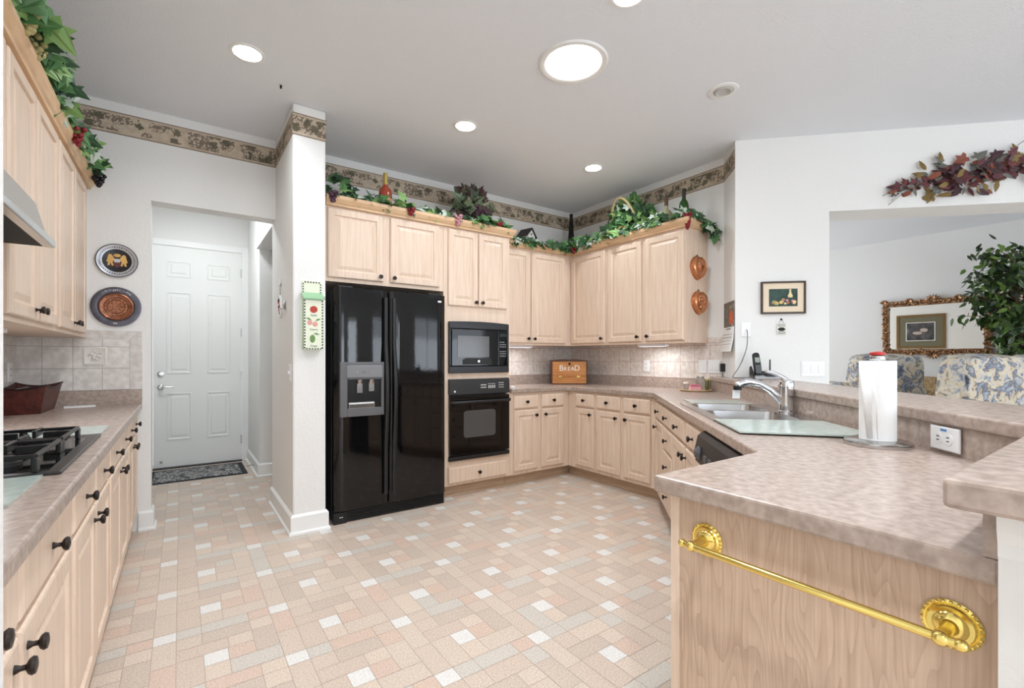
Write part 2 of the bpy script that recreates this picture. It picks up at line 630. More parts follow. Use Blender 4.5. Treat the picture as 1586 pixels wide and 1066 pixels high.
# ---- wallpaper border
def border(n, fr, x0, x1):
    mesh_o = struct('trim_%d' % n, B(0, x1 - x0, -.0015, 0, 0, .15), BORDER, loc=fr.w(x0, 0, 2.725), rz=fr.a,
                    label='grape vine wallpaper border, stretch %d' % n)
    del mesh_o['label'], mesh_o['category']


border(1, ENDW, -.84, .62)
border(2, COLL, -4.15, -3.45)
border(3, COLF, .6185, .8365)
border(4, BACK, .835, 3.84)
border(5, RIGHT, 0, 4.18 - 2.243)
border(6, CAP, 0, .313)

# ---- baseboards
BPROF = [(0, 0), (.028, 0), (.028, .012), (.016, .022), (.016, .118), (.010, .126), (.004, .134), (0, .134)]


def baseb(name, path):
    bm = BM()
    sweep(bm, path, BPROF)
    struct('baseboard_' + name, bm, TRIM)


baseb('column', [(.62, 4.33), (.62, 3.45), (.835, 3.45), (.835, 3.52)])
baseb('end', [(-.24, 4.15), (-.171, 4.15), (-.171, 4.3)])
baseb('hall', [(.66, 6.34), (.65, 6.33), (.65, 5.33), (1.88, 5.33)])

# ---- hall door
def hall_door():
    bm = BM()
    for x0, x1 in ((-.315, -.245), (.585, .655)):
        box(bm, x0, x1, 6.315, 6.34, 0, 2.50)
    box(bm, -.245, .585, 6.315, 6.34, 2.43, 2.50)
    fr = struct('door_1', bm, TRIM, bevel=.004)
    d = mesh('door_leaf', B(-.243, .583, 6.33, 6.365, .012, 2.43), DOORW, fr)
    xs = ((-.13, .10), (.24, .47))
    for x0, x1 in xs:
        for z0, z1 in ((.30, .82), (1.03, 1.93), (2.09, 2.27)):
            bm = BM()
            T = TM(0, 6.33, 0)
            relief(bm, x0, x1, z0, z1, [(0, .004), (0, -.004), (.012, -.0065), (.024, .0025), (.034, .0025), (.05, -.005)])
            for v in bm.verts:
                v.co = T @ v.co
            mesh('door_panel', bm, DOORW, d)
    bm = BM()
    M = TM(-.178, 6.328, .885, ROTY)
    lathe(bm, [(.03, 0), (.03, .006), (.012, .012), (.011, .045), (.013, .05)], 18, M)
    tube(bm, [(-.178, 6.278, .885), (-.13, 6.273, .886), (-.06, 6.28, .882)], [.010, .009, .006])
    mesh('lever_handle', bm, STEEL, d, smooth=40)
    bm = BM()
    lathe(bm, [(.032, 0), (.03, .012), (.014, .014), (.014, .02)], 18, TM(-.178, 6.328, 1.03, ROTY))
    mesh('deadbolt', bm, STEEL, d, smooth=40)
    bm = BM()
    lathe(bm, [(.014, 0), (.012, .01), (.006, .014)], 14, TM(-.175, 6.328, .075, ROTY))
    mesh('door_stop_button', bm, STEEL, d, smooth=40)
    for z in (.25, 1.0, 1.5, 2.2):
        mesh('hinge', B(.572, .588, 6.318, 6.33, z - .05, z + .05), STEEL, d)
    mesh('threshold', B(-.245, .585, 6.27, 6.37, 0, .011), BLACKM, fr)


hall_door()
mt = thing('door_mat', 'black and grey patterned mat lying before the white hall door', 'mat', (.15, 5.87, 0))
N = Nodes('mat_scroll', .95)
v = N.n('ShaderNodeTexVoronoi', {0: N.tc.outputs['Object'], 'Scale': 22.0})
w = N.n('ShaderNodeTexNoise', {0: N.tc.outputs['Object'], 'Scale': 40.0, 'Detail': 4.0})
MATP = N.out(N.ramp(N.math('ADD', N.math('MULTIPLY', v.outputs['Distance'], .6), N.math('MULTIPLY', w.outputs['Fac'], .45)), [(.34, (50, 50, 55)), (.46, (190, 188, 184)), (.58, (78, 78, 82))]))
mesh('mat_backing', B(-.42, .42, -.31, .31, 0, .007), mat('mat_rubber', (34, 36, 44), .8), mt)
mesh('patterned_field', B(-.37, .37, -.27, .26, .007, .010), MATP, mt)
bm = BM()
tube(bm, [(0, 0, 0), (-.03, -.002, 0), (-.06, -.003, -.002)], .006)
ball(bm, (-.064, -.003, -.002), .009)
tag(mesh('spring_door_stop', bm, STEEL, loc=(.636, 5.62, .07), smooth=40), 'little sprung door stop sticking out of the hall baseboard', 'door stop')

# ================================================================== KITCHEN CABINETS
KN = None


def knob(parent, x, z, y=-.021):
    global KN
    if KN is None:
        bm = BM()
        lathe(bm, [(.0085, 0), (.0075, .003), (.005, .008), (.005, .015), (.013, .019), (.0165, .024), (.0145, .029), (.006, .031)], 14, ROTY)
        o = mesh('knob', bm, BRONZE, parent, (x, y, z), smooth=50)
        KN = o.data
        return
    o = bpy.data.objects.new('knob', KN)
    COL.objects.link(o)
    o.parent = parent
    o.location = (x, y, z)


DOORP = [(0, -.001), (0, -.014), (.003, -.019), (.008, -.021), (.05, -.021), (.054, -.012), (.064, -.011), (.088, -.0185)]
DRAWP = [(0, -.001), (0, -.014), (.004, -.018), (.012, -.021)]


def fronts(root, lst, wood):
    for kind, x0, x1, z0, z1, *kn in lst:
        bm = BM()
        relief(bm, x0, x1, z0, z1, DOORP if kind == 'door' else DRAWP)
        d = mesh(kind, bm, wood, root)
        for kx, kz in kn:
            knob(d, kx, kz)


def cabinet(name, label, fr, x0, x1, z0, z1, depth, lst, toe=False, cat='cabinet', group=None, bodyparts=None, wood=None, tl=0, tr=0):
    """lst in run coordinates; z absolute"""
    wood = wood or WOOD
    root = thing(name, label, cat, fr.w(x0, 0, 0 if toe else z0), fr.a, group)
    zb = 0 if toe else z0
    bm = BM()
    if bodyparts:
        for b in bodyparts:
            box(bm, b[0] - x0, b[1] - x0, b[2], b[3], b[4] - zb, b[5] - zb)
    else:
        box(bm, 0, x1 - x0, 0, depth, (.105 if toe else z0) - zb, z1 - zb)
    mesh('body', bm, wood, root)
    if toe:
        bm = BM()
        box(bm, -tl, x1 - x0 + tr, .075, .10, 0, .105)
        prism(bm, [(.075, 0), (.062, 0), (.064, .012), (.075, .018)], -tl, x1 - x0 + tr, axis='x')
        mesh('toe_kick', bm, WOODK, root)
    out = []
    for k in lst:
        kind, a, b, c, d, *kn = k
        out.append((kind, a - x0, b - x0, c - zb, d - zb, *[(p - x0, q - zb) for p, q in kn]))
    fronts(root, out, wood)
    return root


DZ = (.725, .848)      # drawer fronts
BZ = (.14, .707)       # base door fronts

# back wall base and right wall base
cabinet('base_cabinet', 'double door base cabinet standing beside the wall oven tower', RB, 2.5, 3.235, .105, .874, .61,
        [('drawer', 2.54, 2.822, *DZ, (2.681, .787)), ('drawer', 2.871, 3.154, *DZ, (3.01, .787)),
         ('door', 2.54, 2.822, *BZ, (2.79, .655)), ('door', 2.871, 3.154, *BZ, (2.903, .655))], toe=True, tr=.074)
cabinet('base_cabinet', 'narrow one door base cabinet in the inner corner under the bread box', RR, .617, 1.002, .105, .874, .60,
        [('drawer', .735, .985, *DZ, (.86, .787)), ('door', .735, .985, *BZ, (.95, .655))], toe=True, tl=.074)
cabinet('base_cabinet', 'double door base cabinet next to the angled sink run', RR, 1.004, 1.688, .105, .874, .60,
        [('drawer', 1.022, 1.31, *DZ, (1.166, .787)), ('drawer', 1.355, 1.644, *DZ, (1.5, .787)),
         ('door', 1.022, 1.31, *BZ, (1.275, .655)), ('door', 1.355, 1.644, *BZ, (1.39, .655))], toe=True, tr=.03)
q = math.sqrt(2)
cabinet('base_cabinet', 'slim one door base cabinet starting the angled sink run', RD, .02, .505, .105, .874, .50,
        [('drawer', .11, .495, *DZ, (.30, .787)), ('door', .11, .495, *BZ, (.20, .655))], toe=True)
cabinet('base_cabinet', 'stack of four drawers in the angled run left of the sink base', RD, .507, .905, .105, .874, .50,
        [('drawer', .518, .895, *DZ, (.706, .787)), ('drawer', .518, .895, .555, .707, (.706, .63)),
         ('drawer', .518, .895, .36, .54, (.706, .45)), ('drawer', .518, .895, .14, .345, (.706, .245))], toe=True)
cabinet('base_cabinet', 'sink base cabinet with two false drawers below the steel sink', RD, .907, 1.765, .105, .70, .50,
        [('drawer', .918, 1.31, *DZ, (1.115, .787)), ('drawer', 1.345, 1.752, *DZ, (1.55, .787)),
         ('door', .918, 1.31, *BZ, (1.28, .655)), ('door', 1.345, 1.752, *BZ, (1.375, .655))], toe=True,
        bodyparts=[(.907, 1.765, 0, .50, .105, .70), (.907, 1.765, 0, .018, .70, .874), (.907, .925, .018, .5, .7, .874), (1.755, 1.765, .018, .5, .7, .874)])


def dishwasher():
    t = thing('dishwasher', 'black dishwasher built under the counter past the sink', 'dishwasher', RD.w(1.77, 0, 0), RD.a)
    w = .60
    mesh('body', B(0, w, .0, .50, .10, .872), BLACKM, t)
    mesh('toe_plate', B(0, w, .06, .08, 0, .10), BLACKM, t)
    mesh('door_panel', B(.005, w - .005, -.025, -.0005, .12, .70), BLACK, t, bevel=.004)
    bm = BM()
    pr = [(-.0005, .705), (-.03, .705), (-.055, .73), (-.06, .78), (-.045, .845), (-.02, .866), (-.0005, .866)]
    prism(bm, pr, .003, w - .003, axis='x')
    cp = mesh('control_panel', bm, BLACKM, t, bevel=.006)
    bm = BM()
    lathe(bm, [(.03, 0), (.03, .006), (.022, .012), (.018, .02)], 20, TM(.10, -.058, .78, ROTY))
    mesh('dial', bm, GREYP, cp, smooth=40)
    bm = BM()
    for i in range(4):
        box(bm, .2 + i * .07, .245 + i * .07, -.064, -.057, .765, .79)
    mesh('button_row', bm, GREYP, cp)


dishwasher()
# peninsula: cabinet with the oak end panel
pen = thing('peninsula_cabinet', 'oak panelled end cabinet of the peninsula carrying the brass towel bar', 'cabinet', (.975, .142, 0))
mesh('body', B(.019, .50, .022, .553, .0, .874), WOOD, pen)
mesh('end_panel', B(0, .018, .001, .556, 0, .8735), OAK, pen)
bm = BM()
box(bm, -.004, .018, .540, .561, 0, .8735)
mesh('corner_stile', bm, WOOD, pen)

# ---- left run
ZD = (.70, .822)
ZB = (.13, .684)


def left_unit(a, b, m, label):
    s = .022
    cabinet('base_cabinet', label, RL, a, b, .10, LZ - .04, .574,
            [('drawer', a + s, m - s * .6, *ZD, ((a + m) / 2, .762)), ('drawer', m + s * .6, b - s, *ZD, ((b + m) / 2, .762)),
             ('door', a + s, m - s * .3, *ZB, (m - .045, .64)), ('door', m + s * .3, b - s, *ZB, (m + .045, .64))], toe=True)


left_unit(.852, 1.775, 1.245, 'nearest base cabinet of the left run, close to the white wall end')
left_unit(1.777, 2.612, 2.195, 'base cabinet directly below the gas cooktop')
left_unit(2.614, 3.478, 3.045, 'base cabinet between the cooktop base and the last left cabinet')
left_unit(3.48, 4.148, 3.80, 'last base cabinet of the left run beside the hall opening')

# ---- uppers
UZ = (1.357, 2.295)
cabinet('wall_cabinet', 'two door wall cabinet on the back wall above the tiled splash', UB, 2.502, 3.51, 1.335, 2.35, .339,
        [('door', 2.55, 2.933, *UZ, (2.905, 1.40)), ('door', 2.957, 3.421, *UZ, (2.985, 1.40))])
cabinet('wall_cabinet', 'single door wall cabinet in the corner above the bread box', UR, .002, .885, 1.335, 2.35, .329,
        [('door', .375, .866, *UZ, (.835, 1.40))])
cabinet('wall_cabinet', 'two door wall cabinet at the end with copper moulds on its side', UR, .887, 1.785, 1.335, 2.35, .329,
        [('door', .909, 1.324, *UZ, (1.292, 1.40)), ('door', 1.372, 1.773, *UZ, (1.405, 1.40))])
cabinet('wall_cabinet', 'wide two door wall cabinet above the black refrigerator', OF, .86, 1.815, 1.766, 2.35, .609,
        [('door', .874, 1.288, 1.795, 2.305, (1.262, 1.83)), ('door', 1.346, 1.77, 1.795, 2.305, (1.372, 1.83))])
TX0, TX1 = 1.817, 2.5
cabinet('oven_tower', 'tall cabinet tower holding the microwave and wall oven', OF, TX0, TX1, .105, 2.35, .609,
        [('door', 1.856, 2.147, 1.652, 2.305, (2.12, 1.69)), ('door', 2.159, 2.46, 1.652, 2.305, (2.187, 1.69)),
         ('drawer', 1.857, 2.456, .126, .264, (2.155, .195))], toe=True,
        bodyparts=[(TX0, 1.866, 0, .609, .105, 2.35), (2.468, TX1, 0, .609, .105, 2.35), (1.866, 2.468, 0, .609, 1.51, 2.35),
                   (1.866, 2.468, 0, .609, 1.016, 1.074), (1.866, 2.468, 0, .609, .105, .318), (1.866, 2.468, .59, .609, .318, 1.51)])
cabinet('wall_cabinet', 'short wall cabinet over the range hood', UL, 1.57, 2.33, 1.752, 2.35, .329,
        [('door', 1.585, 1.945, 1.772, 2.295, (1.92, 1.81)), ('door', 1.955, 2.315, 1.772, 2.295, (1.985, 1.81))])
cabinet('wall_cabinet', 'tall left wall cabinet right after the range hood', UL, 2.332, 3.19, 1.335, 2.35, .329,
        [('door', 2.352, 2.742, *UZ, (2.712, 1.40)), ('door', 2.752, 3.17, *UZ, (2.785, 1.40))])
cabinet('wall_cabinet', 'last left wall cabinet touching the wall with the plates', UL, 3.192, 4.149, 1.335, 2.35, .329,
        [('door', 3.21, 3.60, *UZ, (3.57, 1.40)), ('door', 3.615, 3.99, *UZ, (3.645, 1.40))])

CPROF = [(0, 2.32), (.022, 2.32), (.024, 2.334), (.033, 2.344), (.046, 2.368), (.048, 2.392), (.03, 2.392), (0, 2.352)]


def crown(label, path):
    bm = BM()
    sweep(bm, path, CPROF)
    tag(mesh('crown_molding', bm, CROWN), label, 'molding')


crown('honey wood crown molding above the refrigerator and oven tower', [(.86, 3.569), (2.501, 3.569), (2.501, 3.79)])
crown('honey wood crown molding turning the corner above the right wall cabinets', [(2.502, 3.839), (3.509, 3.839), (3.509, 2.394), (3.838, 2.394)])
crown('honey wood crown molding along the top of the left wall cabinets', [(-.509, 1.57), (-.509, 4.145)])

# under cabinet light bars
for fr, a, b, y, lab in ((UB, 2.62, 3.05, .08, 'slim white light bar under the back wall cabinet'), (UR, 1.20, 1.52, .08, 'slim white light bar under the right wall cabinets'),
                         (UL, 2.5, 3.0, .12, 'slim white light bar under the left wall cabinets')):
    bm = BM()
    box(bm, 0, b - a, 0, .06, -.024, 0)
    lb = tag(mesh('light_bar', bm, WHITEP, loc=fr.w(a, y, 1.335), rz=fr.a, bevel=.004), lab, 'light')
    mesh('lens', B(.015, b - a - .015, .01, .05, -.0265, -.0242), LIT2, lb)
    p_ = fr.w((a + b) / 2, y + .03, 1.335 - .032)
    area('bar_lamp', p_, (0, 0, fr.a), 1.5, b - a - .03, .04, (.92, .96, 1))

# ================================================================== COUNTERTOPS
def counters():
    D = RD.xy
    f0, f1, k0, k1 = D(.995, -.0283), D(1.785, -.0283), D(.995, .53), D(1.785, .53)
    h0, h1, h2, h3 = (D(*p) for p in ((.995, .035), (1.785, .035), (1.785, .495), (.995, .495)))
    left = [(2.503, 3.535), (3.17, 3.535), (3.205, 3.50), (3.205, 2.50), f0, h0, h3, k0, (3.8395, 2.3452), (3.8395, 4.179), (2.503, 4.179)]
    right = [f1, (1.44, .735), (.945, .735), (.945, .1400), (1.635, .1400), k1, h2, h1]
    bm = BM()
    for z in (.874, CZ):
        for poly in (left, right, [f0, f1, h1, h0], [h3, h2, k1, k0]):
            bm.faces.new([bm.verts.new((*p, z)) for p in poly])
    loop = left[:5] + right[:6] + left[7:]
    for L in (loop, [h0, h1, h2, h3]):
        for i in range(len(L)):
            p, q = L[i], L[(i + 1) % len(L)]
            bm.faces.new([bm.verts.new(v) for v in ((*p, .874), (*q, .874), (*q, CZ), (*p, CZ))])
    bmesh.ops.remove_doubles(bm, verts=bm.verts, dist=1e-4)
    ct = mesh('countertop', bm, LAM, bevel=.006)
    tag(ct, 'mottled taupe laminate worktop wrapping from the oven tower round to the peninsula', 'countertop')
    bm = BM()
    box(bm, 2.503, 3.82, 4.16, 4.179, CZ, 1.012)
    box(bm, 3.82, 3.8395, 2.36, 4.179, CZ, 1.012)
    mesh('splash_strip', bm, LAM, ct)
    bm = BM()
    prism(bm, [RD.xy(-.31, .53), RD.xy(2.793, .53), (.946, .1400), (.946, .158), (1.637, .158), RD.xy(-.325, .513)], CZ, .999)
    mesh('bar_riser', bm, LAM, ct)
    # left
    bm = BM()
    box(bm, -.839, -.219, .851, 4.149, LZ - .04, LZ)
    lc = tag(mesh('countertop', bm, LAM, bevel=.007), 'mottled taupe laminate worktop of the left run around the gas cooktop', 'countertop')
    bm = BM()
    box(bm, -.839, -.2195, 4.131, 4.149, LZ, LZ + .098)
    box(bm, -.839, -.821, .851, 4.131, LZ, LZ + .098)
    mesh('splash_strip', bm, LAM, lc)
    # raised bar
    bm = BM()
    prism(bm, [(3.838, 2.378), (1.638, .178), (.83, .178), (.83, -.24), (1.80, -.24), (3.835, 1.797), (3.615, 2.017), (3.838, 2.24)], 1.001, 1.04)
    tag(mesh('bar_ledge', bm, LAM, bevel=.006), 'raised taupe laminate bar ledge running behind the sink and peninsula', 'bar ledge')


counters()
# tile splash
def tiles(name, fr, x0, x1, z0, z1, m):
    o = struct(name, B(0, x1 - x0, -.006, 0, 0, z1 - z0), m, loc=fr.w(x0, 0, z0), rz=fr.a)
    return o


tiles('wall_tile_end', ENDW, -.834, -.287, .985, 1.33, TILE)
bm = BM()
z0, z1 = .985, 1.387
prism(bm, [(-.834, 1.33), (-.287, 1.33), (-.219, z1), (-.834, z1)], -.008, 0, axis='y')
prism(bm, [(-.286, 1.329), (-.286, z0), (-.219, z0), (-.219, z1 - .001)], -.008, 0, axis='y')
struct('trim_tile', bm, TILEB, loc=ENDW.w(0, 0, 0))
tiles('wall_tile_left', LEFT, .852, 4.143, .985, 1.334, TILE)
tiles('wall_tile_back', BACK, 2.503, 3.834, 1.013, 1.334, TILEW)
tiles('wall_tile_right', RIGHT, .006, 1.93, 1.013, 1.334, TILEW)
tiles('wall_tile_return', RIGHT, 1.787, 1.93, 1.3345, 1.385, TILEW)
# embossed fruit tile
EMB = mat('embossed_tile', (226, 220, 212), .45)
for fr, x, z, lab in ((ENDW, -.465, 1.215, 'embossed fruit tile set into the grey tiling near the plates'), (RIGHT, .83, 1.235, 'embossed fruit tile in the tiling right of the bread box')):
    bm = BM()
    relief(bm, -.06, .06, -.06, .06, [(0, 0), (0, -.005), (.008, -.008), (.014, -.005)])
    rng = random.Random(3)
    for k in range(7):
        ball(bm, (rng.uniform(-.02, .025), -.007, rng.uniform(-.025, .02)), .010, sub=2, sc=(1, .4, 1))
    for k in range(5):
        a = k * 1.25
        tube(bm, [(.02 * math.cos(a), -.006, .02 * math.sin(a)), (.034 * math.cos(a + .4), -.008, .034 * math.sin(a + .4)), (.03 * math.cos(a + .9), -.006, .03 * math.sin(a + .9))], .003, 6)
    tag(mesh('embossed_tile', bm, EMB, loc=fr.w(x, -.006, z), rz=fr.a, smooth=40), lab, 'tile')

# ================================================================== APPLIANCES
def fridge():
    X0, X1, XM = .895, 1.785, 1.303
    t = thing('refrigerator', 'gloss black side by side refrigerator with an ice and water dispenser', 'refrigerator', (X0, 3.46, 0))
    w = X1 - X0
    m = XM - X0
    mesh('body', B(0, w, .085, .68, .03, 1.70), BLACKM, t, bevel=.004)
    bm = BM()
    box(bm, .005, w - .005, .03, .085, .0, .088)
    for i in range(5):
        box(bm, .02, w - .02, .022, .031, .014 + i * .014, .021 + i * .014)
    box(bm, 0, .09, .012, .05, .0, .082)
    mesh('base_grille', bm, BLACKM, t)
    bm = BM()
    box(bm, .04, .048, .008, .0125, .045, .05)
    box(bm, .054, .062, .008, .0125, .045, .05)
    mesh('grille_light', bm, PAPER, t)

    def slab(x0, x1, z0, z1):
        n = 12
        pts = [(x0, .08)]
        for i in range(n + 1):
            u = i / n
            e = min(u, 1 - u)
            y = -.006 + .012 * (2 * u - 1) ** 2 + (.018 if e == 0 else 0)
            pts.append((x0 + (x1 - x0) * u, y))
        pts.append((x1, .08))
        b = BM()
        prism(b, pts, z0, z1)
        return b
    # left door is cut around the dispenser
    dx0, dx1, dz0, dz1 = .034, .357, .775, 1.172
    fl = mesh('door', slab(.002, m - .004, .092, 1.715), BLACK, t, smooth=35)
    fr = mesh('door', slab(m + .004, w - .002, .092, 1.715), BLACK, t, smooth=35)
    # dispenser
    d = BM()
    y = -.014
    cx0, cx1, cz0, cz1 = .085, .335, .835, 1.045
    for a in ((dx0, cx0, dz0, dz1), (cx1, dx1, dz0, dz1), (cx0, cx1, dz0, cz0), (cx0, cx1, cz1, dz1)):
        box(d, a[0], a[1], y - .014, .012, a[2], a[3])
    ds = mesh('dispenser', d, mat('dispenser_grey', (98, 98, 100), .4), fl, bevel=.003)
    mesh('recess', B(cx0, cx1, -.0085, -.0075, cz0, cz1), mat('recess_black', (6, 6, 6), .35), ds)
    cpn = BM()
    prism(cpn, [(y - .014, cz1 + .02), (y - .022, cz1 + .015), (y - .018, dz1 - .03), (y - .014, dz1 - .025)], cx0 - .005, cx1 + .005, axis='x')
    cp = mesh('control_strip', cpn, mat('control_grey', (122, 122, 124), .4), ds)
    bm = BM()
    for i, (xx, r) in enumerate(((.155, .008), (.19, .006), (.205, .006), (.22, .006), (.255, .012))):
        lathe(bm, [(r, 0), (r * .9, .003)], 12, TM(xx, y - .021, cz1 + .055, ROTY))
    mesh('button_row', bm, CHROME, cp, smooth=40)
    for xx, h in ((.175, .10), (.262, .09)):
        bm = BM()
        box(bm, xx - .02, xx + .02, -.024, -.0086, cz1 - h, cz1 - h + .07)
        lathe(bm, [(.012, cz1 - .04), (.02, cz1 - .002)], 14, TM(xx, -.018, 0))
        mesh('paddle', bm, STEEL, ds, bevel=.003)
    bm = BM()
    prism(bm, [(-.0086, cz0), (-.027, cz0), (-.0275, cz0 + .03), (-.02, cz0 + .04), (-.0086, cz0 + .045)], cx0 + .01, cx1 - .05, axis='x')
    mesh('drip_tray', bm, STEEL, ds, bevel=.003)
    for door, x, s in ((fl, m - .033, -1), (fr, m + .033, 1)):
        bm = BM()
        zs = [.17, .30, .55, .72, .86, 1.0, 1.15, 1.3, 1.66]
        ys = [-.022, -.022, -.026, -.045, -.055, -.055, -.045, -.026, -.022]
        prev = None
        for z, yy in zip(zs, ys):
            ring = [bm.verts.new((x + a, b, z)) for a, b in ((-.014, -.003), (-.014, yy + .004), (-.009, yy), (.009, yy), (.014, yy + .004), (.014, -.003))]
            if prev:
                for i in range(6):
                    bm.faces.new((prev[i], prev[(i + 1) % 6], ring[(i + 1) % 6], ring[i]))
            else:
                bm.faces.new(ring)
            prev = ring
        bm.faces.new(prev)
        mesh('handle', bm, BLACKM, door, smooth=50)
    mesh('badge', B(w - .075, w - .045, -.0045, .002, 1.655, 1.668), PAPER, fr)
    mesh('hinge_cover', B(.03, .14, .03, .12, 1.716, 1.73), BLACKM, t, bevel=.004)
    mesh('hinge_cover', B(w - .14, w - .03, .03, .12, 1.716, 1.73), BLACKM, t, bevel=.004)


fridge()


def microwave():
    X0, X1 = 1.858, 2.474
    t = thing('microwave_oven', 'black built in microwave set in its trim above the wall oven', 'microwave', (X0, 3.57, 1.07))
    w = X1 - X0
    mesh('body', B(.02, w - .02, .001, .45, .02, .43), BLACKM, t)
    bm = BM()
    prism(bm, [(0, .385), (w, .385), (w, .442), (w * .75, .450), (w * .5, .453), (w * .25, .450), (0, .444)], -.03, -.001, axis='y')
    box(bm, 0, w, -.03, -.001, 0, .06)
    box(bm, 0, .018, -.03, -.001, .06, .385)
    box(bm, w - .018, w, -.03, -.001, .06, .385)
    mesh('trim_frame', bm, mat('trim_black', (30, 30, 34), .28), t, bevel=.005)
    bm = BM()
    box(bm, .02, w - .125, -.036, -.002, .064, .382)
    dr = mesh('door', bm, BGLASS, t, bevel=.004)
    mesh('window_screen', B(.075, .395, -.0385, -.036, .14, .325), mat('mw_screen', (88, 86, 86), .12), dr)
    bm = BM()
    prism(bm, [(.125, .075), (.42, .075), (.42, .12), (.40, .132), (.16, .132), (.125, .118)], -.040, -.036, axis='y')
    mesh('door_pull', bm, BLACKM, dr, bevel=.002)
    bm = BM()
    lathe(bm, [(.011, 0), (.011, .002)], 18, TM(.285, -.040, .103, ROTY))
    mesh('round_emblem', bm, STEEL, dr)
    cp = mesh('control_panel', B(w - .122, w - .02, -.036, -.002, .064, .382), BGLASS, t, bevel=.004)
    bm = BM()
    for r in range(7):
        for c in range(4):
            if (r == 3) or (r == 6 and c == 3):
                continue
            box(bm, w - .105 + c * .018, w - .094 + c * .018, -.0375, -.0362, .145 + r * .021, .153 + r * .021)
    mesh('lettering', bm, mat('key_print', (150, 150, 152), .5), cp)
    mesh('display', B(w - .105, w - .035, -.0372, -.0362, .325, .352), mat('display_dark', (20, 34, 30), .2), cp)


def oven():
    X0, X1 = 1.858, 2.480
    t = thing('wall_oven', 'black wall oven with a window and bar handle under the microwave', 'oven', (X0, 3.57, .314))
    w = X1 - X0
    mesh('body', B(.02, w - .02, .001, .55, .015, .69), BLACKM, t)
    bm = BM()
    prism(bm, [(-.001, .575), (-.034, .57), (-.03, .69), (-.022, .706), (-.001, .706)], 0, w, axis='x')
    cp = mesh('control_panel', bm, mat('oven_panel', (42, 42, 43), .35), t, bevel=.004)
    bm = BM()
    M = TM(0, -.034, .57)
    rng = random.Random(5)
    for i in range(5):
        for j in range(2):
            box(bm, .31 + i * .012, .318 + i * .012, -.0355, -.032, .622 + j * .022, .632 + j * .022)
    for i in range(4):
        box(bm, .39 + i * .02, .40 + i * .02, -.0355, -.032, .618, .645)
        box(bm, .385 + i * .02, .40 + i * .02, -.0355, -.031, .656, .660)
    for i in range(3):
        for j in range(3):
            box(bm, .50 + i * .02, .512 + i * .02, -.0355, -.032, .62 + j * .02, .627 + j * .02)
    mesh('panel_print', bm, mat('panel_white_print', (205, 205, 205), .5), cp)
    bm = BM()
    lathe(bm, [(.009, 0), (.009, .002)], 16, TM(.05, -.0325, .60, ROTY))
    mesh('round_emblem', bm, PAPER, cp)
    dr = mesh('door', B(.004, w - .004, -.034, -.001, .05, .555), BGLASS, t, bevel=.004)
    x0, x1, z0, z1, r = .135, .465, .195, .43, .03
    pts = []
    for cx, cz, a0 in ((x1 - r, z1 - r, 0), (x0 + r, z1 - r, 90), (x0 + r, z0 + r, 180), (x1 - r, z0 + r, 270)):
        for k in range(6):
            a = R(a0 + k * 18)
            pts.append((cx + r * math.cos(a), cz + r * math.sin(a)))
    bm = BM()
    prism(bm, pts, -.0355, -.033, axis='y')
    mesh('window', bm, OVENW, dr)
    bm = BM()
    tube(bm, [(.012, -.045, .505), (.03, -.068, .507), (w / 2, -.074, .507), (w - .03, -.068, .507), (w - .012, -.045, .505)], [.014] * 5, 10)
    box(bm, .006, .03, -.06, -.034, .495, .52)
    box(bm, w - .03, w - .006, -.06, -.034, .495, .52)
    mesh('handle', bm, BLACKM, dr, smooth=50)
    bm = BM()
    box(bm, 0, w, -.03, -.001, .004, .04)
    mesh('bottom_vent', bm, BLACKM, t, bevel=.003)


microwave()
oven()


def cooktop():
    X0, X1, Y0, Y1 = -.775, -.263, 1.735, 2.515
    t = thing('gas_cooktop', 'black gas cooktop with cast iron grates set in the left worktop', 'cooktop', (X0, Y0, LZ))
    w, h = X1 - X0, Y1 - Y0
    bm = BM()
    box(bm, 0, w, 0, h, .0005, .009)
    mesh('tray', bm, mat('cooktop_steel', (64, 62, 62), .3, .4), t, bevel=.004)
    mesh('well', B(.03, w - .03, .04, h - .12, .009, .0105), BLACK, t)
    for i, (bx, by) in enumerate(((.15, .17), (.36, .17), (.15, .50), (.36, .50))):
        bm = BM()
        lathe(bm, [(.045, 0), (.045, .010), (.034, .012), (.034, .022), (.028, .026)], 20, TM(bx, by, .0106))
        mesh('burner', bm, mat('burner_cap', (40, 40, 42), .4), t, smooth=40)
    for gx, gy in ((.15, .17), (.36, .17), (.15, .50), (.36, .50)):
        bm = BM()
        a, z0, z1 = .098, .011, .058
        for s in (-1, 1):
            box(bm, gx + s * a - .005, gx + s * a + .005, gy - .15, gy + .15, .046, z1)
            box(bm, gx - a, gx + a, gy + s * .15 - .005, gy + s * .15 + .005, .046, z1)
            for u in (-1, 1):
                box(bm, gx + s * a - .006, gx + s * a + .006, gy + u * .15 - .02, gy + u * .15 + .02, z0, .05)
            box(bm, gx - .005, gx + .005, gy + s * .04, gy + s * .15, .036, z1 + .004)
            box(bm, gx + s * .03, gx + s * a, gy - .005, gy + .005, .036, z1 + .004)
        mesh('grate', bm, mat('cast_iron', (24, 24, 25), .3), t, bevel=.003)
    for k in range(4):
        bm = BM()
        lathe(bm, [(.022, 0), (.020, .012), (.012, .016), (.011, .030)], 16, TM(.10 + k * .10, h - .06, .0095))
        mesh('control_knob', bm, BLACKM, t, smooth=40)


cooktop()


